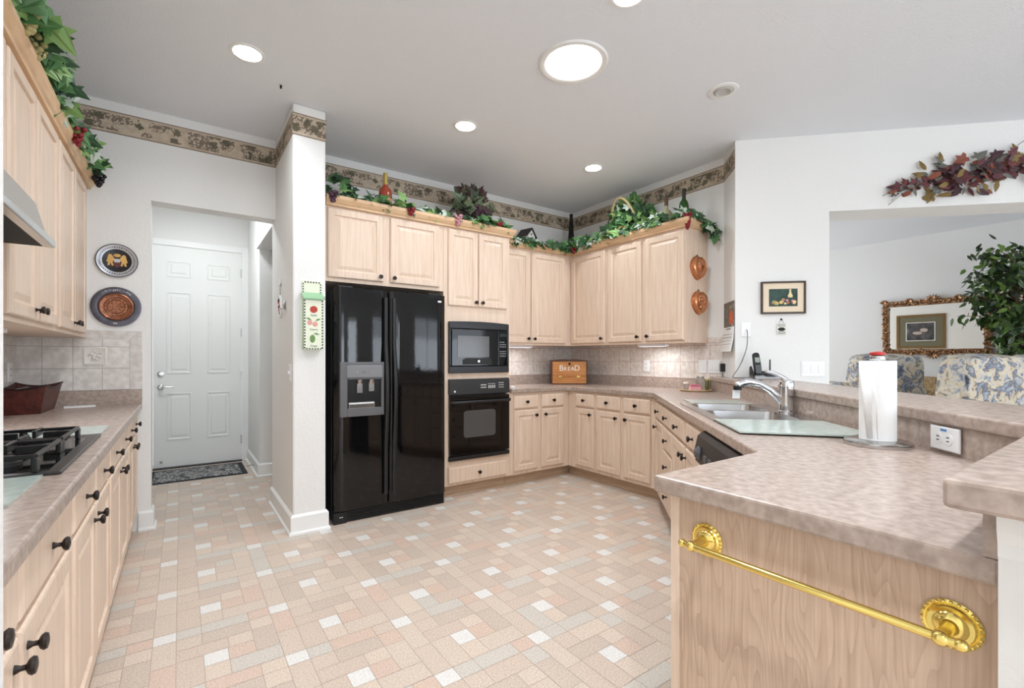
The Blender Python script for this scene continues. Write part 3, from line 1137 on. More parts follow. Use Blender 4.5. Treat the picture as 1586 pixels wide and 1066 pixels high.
def hood():
    t = thing('range_hood', 'slim range hood with a silver front lip above the cooktop', 'range hood', (-.84, 1.573, 1.60))
    w = .755
    bm = BM()
    prism(bm, [(.002, .012), (.455, .012), (.42, .150), (.002, .150)], 0, w, axis='x')
    for v in bm.verts:
        v.co = Vector((v.co.y, v.co.x, v.co.z))
    mesh('shell', bm, mat('hood_steel', (186, 182, 176), .35, .6), t)
    bm = BM()
    box(bm, .44, .472, 0, w, -.004, .022)
    mesh('front_lip', bm, STEEL, t, bevel=.004)
    bm = BM()
    box(bm, .003, .44, .004, w - .004, -.002, .0115)
    mesh('filter', bm, mat('hood_filter', (20, 18, 17), .6, bump=.6, bs=200), t)


hood()

# ================================================================== SINK AREA (diagonal run)
def slab_glass(name, label, pts, z, cat='cutting board'):
    t = thing(name, label, cat, (0, 0, z))
    bm = BM()
    prism(bm, pts, 0, .0055)
    mesh('glass_plate', bm, GREENGL, t)
    bm = BM()
    c = sum((Vector(p) for p in pts), Vector((0, 0))) / len(pts)
    sweep(bm, list(pts) + [pts[0]], [(.0002, .0003), (.0016, .0003), (.0016, .0052), (.0002, .0052)])
    mesh('edge', bm, GLEDGE, t)


def sink():
    t = thing('kitchen_sink', 'double bowl stainless steel sink dropped into the angled worktop', 'sink', RD.w(.98, .02, CZ), RD.a)
    w, h = .82, .49
    holes = [(.045, .385, .05, .395), (.425, .775, .05, .395)]

    def rr(x0, x1, y0, y1, r=.05, n=5):
        pts = []
        for cx, cy, a0 in ((x1 - r, y1 - r, 0), (x0 + r, y1 - r, 90), (x0 + r, y0 + r, 180), (x1 - r, y0 + r, 270)):
            for k in range(n):
                a = R(a0 + k * 90 / (n - 1))
                pts.append((cx + r * math.cos(a), cy + r * math.sin(a)))
        return pts
    bm = BM()
    holed_rect(bm, 0, .405, 0, h, rr(*holes[0]), .0005, .006)
    holed_rect(bm, .405, w, 0, h, rr(*holes[1]), .0005, .006)
    mesh('rim', bm, STEEL, t)
    for q in holes:
        bm = BM()
        top = rr(*q)
        bot = rr(q[0] + .02, q[1] - .02, q[2] + .02, q[3] - .02)
        lv = [[bm.verts.new((x, y, .0055)) for x, y in top], [bm.verts.new((x, y, -.16)) for x, y in bot]]
        n = len(top)
        for i in range(n):
            bm.faces.new((lv[0][i], lv[0][(i + 1) % n], lv[1][(i + 1) % n], lv[1][i]))
        bm.faces.new(lv[1])
        o = mesh('bowl', bm, STEEL, t, smooth=60)
        bm = BM()
        lathe(bm, [(.04, 0), (.038, .003), (.02, .001)], 18, TM((q[0] + q[1]) / 2, (q[2] + q[3]) / 2, -.159))
        mesh('drain', bm, CHROME, o, smooth=40)
    # faucet
    f = thing('faucet', 'chrome single lever faucet arching over the sink', 'faucet', RD.w(1.42, .468, CZ + .006), RD.a)
    bm = BM()
    lathe(bm, [(.042, 0), (.042, .006), (.035, .012), (.034, .13), (.036, .132), (.036, .152), (.032, .165), (.016, .172)], 22)
    mesh('body', bm, CHROME, f, smooth=40)
    bm = BM()
    tube(bm, [(0, -.01, .035), (0, -.04, .075), (0, -.08, .115), (0, -.13, .145), (0, -.18, .155), (0, -.215, .15), (0, -.235, .135)],
         [.020, .020, .019, .019, .021, .024, .024], 14)
    sp = mesh('spout', bm, CHROME, f, smooth=50)
    bm = BM()
    lathe(bm, [(.02, 0), (.021, .02)], 16, TM(0, -.238, .113))
    mesh('spray_ring', bm, BLACKM, sp, smooth=40)
    bm = BM()
    tube(bm, [(0, .0, .168), (0, -.03, .188), (0, -.07, .205), (0, -.10, .213)], [.012, .011, .010, .008], 10)
    mesh('lever', bm, CHROME, f, smooth=50)
    bm = BM()
    for i in range(5):
        lathe(bm, [(.012, 0), (.015, .008), (.012, .016)], 12, TM(-.036, -.014, .05 + i * .026))
    tube(bm, [(-.036, -.014, 0), (-.036, -.014, .19)], .008)
    mesh('side_spray', bm, CHROME, f, smooth=50)


sink()
slab_glass('glass_cutting_board', 'frosted green glass board bridging the near edge of the sink', [RD.xy(*p) for p in ((1.802, .02), (1.802, .47), (2.12, .48), (2.21, .38), (2.18, .02))], CZ + .0062)
slab_glass('glass_cutting_board', 'frosted green glass board on the far side of the sink', [RD.xy(*p) for p in ((.70, .09), (.70, .44), (.965, .44), (.965, .09))], CZ + .0005)
slab_glass('glass_cutting_board', 'frosted green glass board just beyond the gas cooktop', [(-.268, 2.52), (-.268, 2.83), (-.66, 2.83), (-.66, 2.52)][::-1], LZ + .0005)
slab_glass('glass_cutting_board', 'frosted green glass board on the near side of the gas cooktop', [(-.298, 1.42), (-.298, 1.60), (-.298, 1.728), (-.70, 1.728), (-.70, 1.42)][::-1], LZ + .0005)

# paper tag hanging under the spout
p = RD.w(1.42, .225, 0)
o = mesh('paper_tag', B(-.02, .02, -.0006, .0006, -.045, 0), PAPER, loc=(p.x, p.y, CZ + .118), rz=R(-35), rot=(R(6), 0, R(-35)))
tag(o, 'small white paper tag hanging below the faucet spout', 'tag')


def tray_group():
    p = Vector((3.665, 2.40, CZ))
    t = thing('round_tray', 'round wooden tray with jars in the corner beside the ledge', 'tray', p)
    bm = BM()
    lathe(bm, [(.115, 0), (.135, .006), (.137, .016), (.128, .016), (.124, .010), (.01, .010)], 30)
    mesh('dish', bm, mat('pale_wood', (216, 184, 144), .5), t, smooth=40)
    r, d = Vector((.816, -.578, 0)), Vector((.578, .816, 0))
    z = Vector((0, 0, .0105))
    GL = mat('clear_jar', (225, 225, 222), .08, trans=.85)
    j = thing('glass_jar', 'clear glass jar with a metal lid on the round tray', 'jar', p + r * .055 + d * .04 + z)
    bm = BM()
    lathe(bm, [(.036, 0), (.038, .01), (.038, .085), (.03, .1)], 18)
    mesh('jar_body', bm, GL, j, smooth=40)
    bm = BM()
    lathe(bm, [(.031, .1), (.031, .115)], 18)
    mesh('lid', bm, STEEL, j, smooth=40)
    j = thing('spice_bottle', 'small green bottle with a yellow cap at the edge of the round tray', 'bottle', p + r * .085 - d * .035 + z)
    bm = BM()
    lathe(bm, [(.017, 0), (.018, .005), (.018, .07), (.012, .085)], 16)
    mesh('bottle_body', bm, mat('olive_glass', (92, 96, 54), .2), j, smooth=40)
    bm = BM()
    lathe(bm, [(.013, .085), (.013, .1)], 14)
    mesh('cap', bm, mat('yellow_cap', (206, 196, 120), .5), j, smooth=40)
    j = thing('spice_jar', 'small white capped jar on the left of the round tray', 'jar', p - r * .075 + d * .03 + z)
    bm = BM()
    lathe(bm, [(.02, 0), (.021, .005), (.021, .05)], 16)
    mesh('jar_body', bm, GL, j, smooth=40)
    bm = BM()
    lathe(bm, [(.023, .05), (.023, .068)], 16)
    mesh('cap', bm, mat('cream_cap', (244, 238, 220), .5), j, smooth=40)
    j = thing('sweetener_holder', 'little pink packet holder at the front of the round tray', 'holder', p - r * .03 - d * .06 + z, R(-35))
    mesh('caddy', B(-.045, .045, -.02, .02, 0, .03), mat('clear_pink', (232, 168, 176), .3), j, bevel=.004)
    bm = BM()
    for i in range(8):
        box(bm, -.04 + i * .01, -.034 + i * .01, -.016, .016, .0305, .05)
    mesh('packet', bm, mat('pink_packet', (222, 130, 150), .7), j)


tray_group()


def paper_towel():
    p = RD.w(2.33, .40, CZ)
    t = thing('paper_towel_holder', 'steel paper towel stand with a red topped pole on the peninsula', 'paper towel holder', p)
    bm = BM()
    lathe(bm, [(.092, 0), (.094, .004), (.092, .014), (.085, .018), (.03, .019)], 36)
    mesh('base', bm, STEEL, t, smooth=40)
    bm = BM()
    lathe(bm, [(.008, .0195), (.008, .285)], 12)
    mesh('pole', bm, STEEL, t, smooth=40)
    bm = BM()
    lathe(bm, [(.02, .279), (.022, .283), (.02, .293)], 18)
    mesh('cap', bm, STEEL, t, smooth=40)
    bm = BM()
    lathe(bm, [(.012, .294), (.022, .297), (.022, .304), (.006, .308)], 18)
    mesh('finial', bm, mat('red_enamel', (176, 44, 40), .4), t, smooth=40)
    rl = thing('paper_towel_roll', 'white paper towel roll standing on the steel holder', 'paper towel', p + Vector((0, 0, .0195)))
    bm = BM()
    r = .050
    lathe(bm, [(.018, 0), (r, 0), (r, .258), (.018, .258), (.018, 0)], 36, cap=False)
    mesh('roll', bm, PTOWEL, rl, smooth=50)
    bm = BM()
    lf = Vector((-.816, .578, 0))
    fw = Vector((-.578, -.816, 0))
    rows = []
    for k in range(7):
        u = k / 6
        top = lf * (.035 + .028 * u) + fw * (.037 - .037 * u)
        botm = lf * (.030 + .020 * u) + fw * (.04 - .02 * u)
        rows.append([bm.verts.new(top + Vector((0, 0, .256))), bm.verts.new(botm + Vector((0, 0, .006)))])
    for a, b in zip(rows, rows[1:]):
        bm.faces.new((a[0], b[0], b[1], a[1]))
    o = mesh('loose_sheet', bm, PTOWEL, rl, smooth=60)
    md = o.modifiers.new('thickness', 'SOLIDIFY')
    md.thickness = .002


paper_towel()


def towel_bar():
    t = thing('towel_bar', 'polished brass towel bar on the oak end of the peninsula', 'towel bar', (.9745, .197, .788))
    L = .412
    Mx = Matrix.Rotation(R(-90), 4, 'Y')
    for y in (0, L):
        bm = BM()
        lathe(bm, [(.037, 0), (.0375, .003), (.033, .006), (.031, .005), (.028, .009), (.022, .009), (.019, .013), (.012, .016), (.009, .03), (.0085, .058)], 36, TM(0, y, 0, Mx))
        for k in range(24):
            a = 2 * PI * k / 24
            ball(bm, (-.004, y + .0345 * math.cos(a), .0345 * math.sin(a)), .0032)
        ro = mesh('rosette', bm, BRASS, t, smooth=40)
        bm = BM()
        ball(bm, (-.062, y, 0), .012, sub=2)
        mesh('end_ball', bm, BRASS, ro, smooth=80)
    bm = BM()
    tube(bm, [(-.062, -.02, 0), (-.062, L + .02, 0)], .0072, 14)
    for y in (-.022, L + .022):
        ball(bm, (-.062, y, 0), .0095, sub=2)
    mesh('bar', bm, BRASS, t, smooth=50)


towel_bar()


# ---- plates of switches and outlets
def plate(name, label, fr, x, z, w, h, kind, n=1, y=-.0062, cat=None, vertical=False):
    t = thing(name, label, cat or name.replace('_', ' '), fr.w(x, y, z), fr.a)
    bm = BM()
    relief(bm, -w / 2, w / 2, -h / 2, h / 2, [(0, 0), (0, -.004), (.003, -.006)])
    mesh('cover_plate', bm, WHITEP, t)
    for k in range(n):
        cx = (k - (n - 1) / 2) * (w / n)
        if kind == 'switch':
            bm = BM()
            relief(bm, cx - .017, cx + .017, -.033, .033, [(0, -.006), (0, -.0085), (.002, -.0095)])
            mesh('rocker', bm, TRIM, t)
        elif kind == 'toggle':
            bm = BM()
            box(bm, cx - .004, cx + .004, -.016, -.006, -.008, .010)
            mesh('toggle', bm, WHITEP, t)
        else:
            for s in (-1, 1):
                ox, oz = (0, s * .02) if not vertical else (s * .02, 0)
                bm = BM()
                lathe(bm, [(.0165, 0), (.016, .002)], 18, TM(cx + ox, -.006, oz, ROTY))
                so = mesh('socket', bm, WHITEP, t)
                bm = BM()
                if not vertical:
                    box(bm, cx + ox - .007, cx + ox - .004, -.0085, -.0078, oz - .004, oz + .006)
                    box(bm, cx + ox + .004, cx + ox + .007, -.0085, -.0078, oz - .004, oz + .006)
                else:
                    box(bm, cx + ox - .006, cx + ox + .004, -.0085, -.0078, oz + .004, oz + .007)
                    box(bm, cx + ox - .006, cx + ox + .004, -.0085, -.0078, oz - .007, oz - .004)
                mesh('slots', bm, DARK, so)
    return t


plate('wall_outlet', 'white outlet in the right wall tiling below the wall cabinets', RIGHT, 4.18 - 3.063, 1.122, .072, .116, 'outlet', cat='outlet')
plate('light_switch', 'single white switch on the tiling, nearest the wall cabinets', RIGHT, 4.18 - 2.441, 1.124, .075, .118, 'switch', cat='switch')
plate('light_switch', 'double white switch on the tiling above the jar tray', RIGHT, 4.18 - 2.329, 1.126, .115, .118, 'switch', 2, cat='switch')
plate('light_switch', 'triple white rocker switch beside the living room opening', DIAGW, .566, 1.117, .166, .118, 'switch', 3, y=-.0005, cat='switch')
plate('light_switch', 'single light switch on the inner face of the wall column', COLL, -3.53, 1.10, .072, .116, 'toggle', y=-.0005, cat='switch')
plate('wall_outlet', 'white outlet low in the left tiling behind the red basket', LEFT, 4.0, 1.115, .072, .116, 'outlet', cat='outlet')
tv = plate('cable_plate', 'blank white wall plate with a grey cable above the phone', DIAGW, .079, 1.427, .072, .116, 'none', 0, y=-.0005, cat='wall plate')
o_ = plate('wall_outlet', 'white outlet with a blue sticker on the bar riser by the paper towels', Frame(*RD.xy(0, .513), -135), 2.459, .96, .115, .07, 'outlet', 1, y=-.0005, cat='outlet', vertical=True)
mesh('blue_sticker', B(-.012, .012, -.0068, -.006, .022, .029), mat('sticker_blue', (70, 130, 190), .5), o_)
pl = plate('wall_outlet', 'white outlet on the short return wall holding the black charger', CAP, .05, 1.10, .072, .116, 'outlet', y=-.0005, cat='outlet')

# charger with hanging cord
ch = thing('phone_charger', 'black plug in charger with its bundled cord hanging by the jar tray', 'charger', CAP.w(.05, -.009, 1.12), CAP.a)
mesh('adapter', B(-.022, .022, -.035, 0, -.035, .035), BLACKM, ch, bevel=.004)
bm = BM()
tube(bm, [(0, -.018, -.035), (.002, -.02, -.09), (-.002, -.03, -.14)], .0022, 6)
for k in range(7):
    a = k * .9
    tube(bm, [(-.012 + .004 * (k % 3), -.045 + .004 * (k % 2), -.125), (.012 - .005 * (k % 4), -.05, -.16), (-.008 + .004 * k * .5, -.045 - .005 * (k % 3), -.20)], .0035, 6)
mesh('cord', bm, BLACKM, ch, smooth=60)

# wall cable from plate to phone
bm = BM()
pts = [DIAGW.w(.083, -.006, 1.427), DIAGW.w(.082, -.03, 1.40), DIAGW.w(.07, -.05, 1.28), DIAGW.w(.02, -.05, 1.14), DIAGW.w(-.03, -.05, 1.06), DIAGW.w(-.02, -.06, 1.046), DIAGW.w(.06, -.05, 1.047), DIAGW.w(.16, -.05, 1.0465)]
sm = []
for i in range(len(pts) - 1):
    for k in range(4):
        a, b, c, d = pts[max(i - 1, 0)], pts[i], pts[i + 1], pts[min(i + 2, len(pts) - 1)]
        u = k / 4
        sm.append(.5 * ((2 * b) + (c - a) * u + (2 * a - 5 * b + 4 * c - d) * u * u + (3 * b - a - 3 * c + d) * u ** 3))
tube(bm, sm + [pts[-1]], .003, 6)
tag(mesh('phone_cable', bm, GREYP, smooth=60), 'thin grey cable running from the wall plate to the cordless phone', 'cable')


def phone():
    t = thing('answering_machine', 'silver and black answering machine base on the bar ledge', 'phone base', (3.63, 1.80, 1.0405), R(-38))
    bm = BM()
    prism(bm, [(-.055, 0), (.06, 0), (.055, .035), (-.01, .028), (-.055, .014)], -.085, .085, axis='x')
    mesh('shell', bm, mat('silver_plastic', (176, 176, 178), .4), t, bevel=.004)
    bm = BM()
    box(bm, .0, .075, -.04, .03, .024, .034)
    for i in range(3):
        lathe(bm, [(.008, 0), (.007, .004)], 10, TM(.018 + i * .022, -.02, .033))
    box(bm, -.02, .08, .03, .06, .03, .06)
    mesh('answer_panel', bm, BLACKM, t)
    bm = BM()
    tube(bm, [(.07, .05, .03), (.072, .053, .15)], [.006, .005], 8)
    mesh('antenna', bm, BLACKM, t, smooth=50)
    bm = BM()
    prism(bm, [(-.05, 0), (.055, 0), (.05, .09), (.03, .10)], -.085, -.078, axis='x')
    mesh('cradle', bm, BLACKM, t)
    h = thing('cordless_phone', 'black cordless handset standing in the silver base', 'phone', t.matrix_world @ Vector((0, 0, 0)), 0)
    h.location = (3.63, 1.80, 1.0405)
    h.rotation_euler = (0, 0, R(-38))
    Mt = TM(-.045, -.015, .012) @ Matrix.Rotation(R(-16), 4, 'X')
    bm = BM()
    prism(bm, [(-.024, .02), (.024, .02), (.026, .1), (.023, .185), (.012, .195), (-.012, .195), (-.023, .185), (-.026, .1)], -.014, .014, axis='y', M=Mt)
    ob = mesh('handset_shell', bm, BLACKM, h, bevel=.004)
    bm = BM()
    box(bm, -.017, .017, -.0165, -.0142, .115, .155, M=Mt)
    mesh('screen', bm, mat('lcd_grey', (150, 160, 150), .2), ob)
    bm = BM()
    for r in range(4):
        for c in range(3):
            box(bm, -.018 + c * .013, -.008 + c * .013, -.0165, -.0142, .035 + r * .016, .045 + r * .016, M=Mt)
    mesh('lettering', bm, mat('grey_key', (120, 120, 122), .5), ob)


phone()
bm = BM()
box(bm, -.03, .03, -.006, .006, 0, .007)
tag(mesh('pen', bm, BLACKM, loc=RD.w(.52, .62, 1.0405), rz=R(-35), bevel=.003), 'small black pen lying on the bar ledge behind the faucet', 'pen')


# ---- framed fruit picture, plaque, calendar
def picture(name, label, fr, x, z, w, h, fw, mw, fm, mm, art, y=-.001, cat='picture'):
    t = thing(name, label, cat, fr.w(x, y, z), fr.a)
    bm = BM()
    for a in ((-w / 2, w / 2, -h / 2, -h / 2 + fw), (-w / 2, w / 2, h / 2 - fw, h / 2), (-w / 2, -w / 2 + fw, -h / 2 + fw, h / 2 - fw), (w / 2 - fw, w / 2, -h / 2 + fw, h / 2 - fw)):
        box(bm, a[0], a[1], -.022, 0, a[2], a[3])
    mesh('frame', bm, fm, t, bevel=.003)
    mesh('mat_board', B(-w / 2 + fw, w / 2 - fw, -.012, -.002, -h / 2 + fw, h / 2 - fw), mm, t)
    iw, ih = w - 2 * fw - 2 * mw, h - 2 * fw - 2 * mw
    pr = mesh('print', B(-iw / 2, iw / 2, -.0135, -.0121, -ih / 2, ih / 2), art, t)
    return t, pr, iw, ih


TEAL = mat('dark_teal_paint', (62, 88, 80), .7, c2=(44, 60, 58), ns=14)
t, pr, iw, ih = picture('framed_picture', 'small framed still life of fruit on the wall above the phone', DIAGW, .35, 1.676, .325, .255, .014, .045, mat('brown_frame', (66, 48, 36), .4), mat('cream_mat', (232, 214, 188), .8), TEAL)
rng = random.Random(8)
cols = [mat('fruit_tone', c, .7) for c in ((222, 190, 120), (206, 120, 90), (168, 74, 84), (200, 140, 150), (150, 160, 100), (226, 210, 160))]
for k in range(20):
    u = rng.uniform(-.42, .42)
    hgt = .30 * (1 - abs(u - .1) * 1.2)
    bm = BM()
    ball(bm, (0, 0, 0), rng.uniform(.009, .016), sub=2, sc=(1, .08, .85))
    mesh('painted_fruit', bm, cols[k % 6], pr, (u * iw, -.0137 - .0001 * k, -ih * .36 + rng.uniform(0, max(.03, hgt)) * ih), smooth=60)
bm = BM()
lathe(bm, [(.016, -.015), (.018, 0), (.008, .02), (.006, .04), (.009, .05)], 14, Matrix.Scale(.1, 4, (0, 1, 0)))
mesh('painted_jug', bm, cols[5], pr, (.05, -.0145, .015), smooth=60)

t = thing('wall_plaque', 'tiny black and white plaque hung under the framed fruit picture', 'plaque', DIAGW.w(.34, -.001, 1.44), DIAGW.a)
mesh('card', B(-.036, .036, -.006, 0, -.055, .035), mat('plaque_cream', (226, 224, 214), .6), t, bevel=.002)
bm = BM()
prism(bm, [(-.03, -.012), (-.012, .002), (.012, .002), (.03, -.012), (.012, -.026), (-.012, -.026)], -.0075, -.006, axis='y')
for z in (.022, .010, -.036, -.047):
    for k in range(7):
        box(bm, -.027 + k * .008, -.0215 + k * .008, -.007, -.006, z, z + .005)
mesh('printed_mark', bm, DARK, t)
bm = BM()
lathe(bm, [(.008, 0), (.007, .006), (.002, .01)], 10, TM(0, -.001, .066, ROTY))
tube(bm, [(-.02, -.003, .034), (0, -.005, .066), (.02, -.003, .034)], .0012, 6)
mesh('hanger', bm, BRONZE, t)

t = thing('wall_calendar', 'wall calendar with an autumn photo hanging on the short return wall', 'calendar', CAP.w(.165, -.003, 1.46), CAP.a)
AUT = Nodes('autumn_photo', .5)
nn = AUT.n('ShaderNodeTexNoise', {0: AUT.tc.outputs['Object'], 'Scale': 16.0, 'Detail': 5.0})
mesh('photo_page', B(-.14, .14, -.004, 0, .0, .205), AUT.out(AUT.ramp(nn.outputs['Fac'], [(.3, (64, 58, 50)), (.45, (120, 108, 96)), (.55, (90, 84, 66)), (.7, (196, 180, 160))])), t)
bm = BM()
prism(bm, [(.02, .02), (.12, .02), (.13, .09), (.09, .135), (.04, .12), (.015, .07)], -.005, -.004, axis='y')
mesh('photo_pumpkin', bm, mat('pumpkin_orange', (206, 96, 64), .6), t)
bm = BM()
prism(bm, [(0, -.001), (-.004, -.003), (-.012, -.10), (-.032, -.205), (-.028, -.206), (-.006, -.10)], -.14, .14, axis='x')
pg = mesh('date_page', bm, PAPER, t)
bm = BM()
for r in range(5):
    for c in range(7):
        box(bm, -.125 + c * .036, -.115 + c * .036, -.0125 - .0032 * r, -.0105 - .0032 * r, -.065 - r * .027, -.060 - r * .027)
box(bm, -.06, .06, -.0065, -.0045, -.022, -.014)
mesh('date_print', bm, GREYP, pg)

# ---- copper moulds on cabinet end
PANEL = Frame(0, 2.395, 0)
for z, x, lab, style in ((1.985, 3.672, 'upper copper jelly mould on the end of the wall cabinet', 0), (1.684, 3.69, 'lower copper jelly mould with embossed fruit on the cabinet end', 1)):
    t = thing('copper_mold', lab, 'mold', PANEL.w(x, -.001, z), 0)
    pts = []
    for k in range(28):
        a = 2 * PI * k / 28
        rr_ = .1 * (1 - .12 * max(0, math.cos(a * 1)) ** 8) if True else 0
        xx = .098 * math.sin(a) * (1 - .28 * max(0, -math.cos(a)))
        zz = .098 * math.cos(a) - (.018 if abs(math.sin(a)) < .2 and math.cos(a) > 0 else 0)
        pts.append((xx, zz))
    bm = BM()
    rings = []
    for sc, y in ((1.06, 0), (1.08, -.006), (1.0, -.008), (.97, -.036), (.88, -.044), (.8, -.038), (.6, -.042)):
        rings.append([bm.verts.new((px * sc, y, pz * sc)) for px, pz in pts])
    for a, b in zip(rings, rings[1:]):
        for i in range(len(pts)):
            bm.faces.new((a[i], a[(i + 1) % len(pts)], b[(i + 1) % len(pts)], b[i]))
    bm.faces.new(rings[0])
    bm.faces.new(rings[-1])
    mo = mesh('mold_shell', bm, COPPER, t, smooth=35)
    bm = BM()
    rng = random.Random(2 + style)
    if style:
        for k in range(9):
            ball(bm, (rng.uniform(-.05, .05), -.042, rng.uniform(-.045, .05)), rng.uniform(.012, .02), sub=2, sc=(1, .5, 1))
    else:
        for s in (.5, .35, .2):
            for sgn in (-1, 1):
                tube(bm, [(sgn * .07 * s, -.043, .07 * s), (sgn * .08 * s, -.045, 0), (0, -.043, -.09 * s)], .004, 6)
    mesh('embossing', bm, COPPER, mo, smooth=60)
    bm = BM()
    tube(bm, [(-.008, -.002, .1), (0, -.004, .118), (.008, -.002, .1)], .0025, 6)
    mesh('hanging_loop', bm, BRONZE, t)


# ---- decorative plates on the end wall
def wall_plates():
    t = thing('decorative_plate', 'upper round silver plate with a seal of two golden animals', 'plate', ENDW.w(-.353, -.001, 1.862))
    SIL = mat('plate_silver', (196, 198, 204), .35, .5)
    NAVY = mat('plate_black', (34, 32, 36), .35)
    bm = BM()
    lathe(bm, [(.07, 0), (.112, .012), (.113, .016), (.108, .017), (.104, .0145), (.078, .011), (.074, .009), (.001, .009)], 48, ROTY, mi=[0, 1, 1, 0, 0, 1, 1, 1])
    p = mesh('dish', bm, [SIL, NAVY], t, smooth=40)
    bm = BM()
    rng = random.Random(4)
    for k in range(44):
        a = 2 * PI * k / 44
        for _ in range(2):
            M = TM(.091 * math.cos(a), -.0135, .091 * math.sin(a)) @ Matrix.Rotation(-a + rng.uniform(-.9, .9), 4, 'Y')
            box(bm, -.0045, .0045, -.0022, 0, -.0014, .0014, M=M)
    mesh('rim_marks', bm, NAVY, p)
    GOLD = mat('plate_gold', (214, 172, 104), .4, .3)
    for s in (-1, 1):
        bm = BM()
        fig = [(.018, .02), (.026, .036), (.038, .043), (.046, .034), (.05, .012), (.056, -.01), (.046, -.014), (.052, -.034), (.04, -.036), (.034, -.014), (.028, -.036), (.018, -.036), (.024, -.008), (.012, .004), (.012, .012)]
        prism(bm, [(s * x, z) for x, z in fig], -.0125, -.009, axis='y')
        mesh('animal_figure', bm, GOLD, p)
    bm = BM()
    ball(bm, (0, -.010, .035), .014, sub=2, sc=(1.5, .25, .9))
    mesh('crest', bm, GOLD, p, smooth=60)
    bm = BM()
    prism(bm, [(-.018, -.012), (.018, -.012), (.02, -.03), (0, -.05), (-.02, -.03)], -.0115, -.009, axis='y')
    mesh('shield', bm, mat('plate_maroon', (104, 54, 52), .4), p)
    bm = BM()
    prism(bm, [(-.014, .012), (.014, .012), (.016, -.011), (-.016, -.011)], -.0115, -.009, axis='y')
    mesh('shield_top', bm, SIL, p)

    t = thing('decorative_plate', 'lower round pewter plate with a copper sun calendar centre', 'plate', ENDW.w(-.357, -.001, 1.549))
    PEW = mat('pewter', (98, 96, 104), .4, .5, c2=(82, 80, 90), ns=18)
    bm = BM()
    lathe(bm, [(.09, 0), (.133, .010), (.134, .014), (.130, .0155), (.098, .011), (.094, .006)], 48, ROTY)
    p = mesh('dish', bm, PEW, t, smooth=40)
    bm = BM()
    lathe(bm, [(.093, .006), (.092, .013), (.086, .016), (.081, .013), (.066, .0125), (.064, .0155), (.06, .0125), (.048, .0125), (.046, .0155), (.042, .0125), (.022, .0125), (.02, .016), (.001, .016)], 48, ROTY)
    cpp = mesh('copper_disc', bm, COPPERD, t, smooth=35)
    bm = BM()
    for k in range(30):
        a = 2 * PI * k / 30
        ball(bm, (.073 * math.cos(a), -.0135, .073 * math.sin(a)), .0036)
    for k in range(16):
        a = 2 * PI * k / 16
        ball(bm, (.054 * math.cos(a), -.0135, .054 * math.sin(a)), .0042)
    for k in range(8):
        a = 2 * PI * k / 8
        ball(bm, (.032 * math.cos(a), -.0135, .032 * math.sin(a)), .006)
    mesh('embossing', bm, COPPERD, cpp, smooth=60)
    bm = BM()
    rng = random.Random(6)
    angs = [R(128 - i * 5.2) for i in range(16) if i != 10] + [R(264 + i * 4) for i in range(3)]
    for a in angs:
        M = TM(.114 * math.cos(a), -.0138, .114 * math.sin(a)) @ Matrix.Rotation(-a + PI / 2, 4, 'Y')
        for _ in range(3):
            dx, dz = rng.uniform(-.003, .003), rng.uniform(-.003, .003)
            if rng.random() < .5:
                box(bm, dx - .0035, dx + .0035, -.0016, 0, dz - .0008, dz + .0008, M=M)
            else:
                box(bm, dx - .0008, dx + .0008, -.0016, 0, dz - .005, dz + .005, M=M)
    mesh('rim_lettering', bm, PAPER, p)


wall_plates()


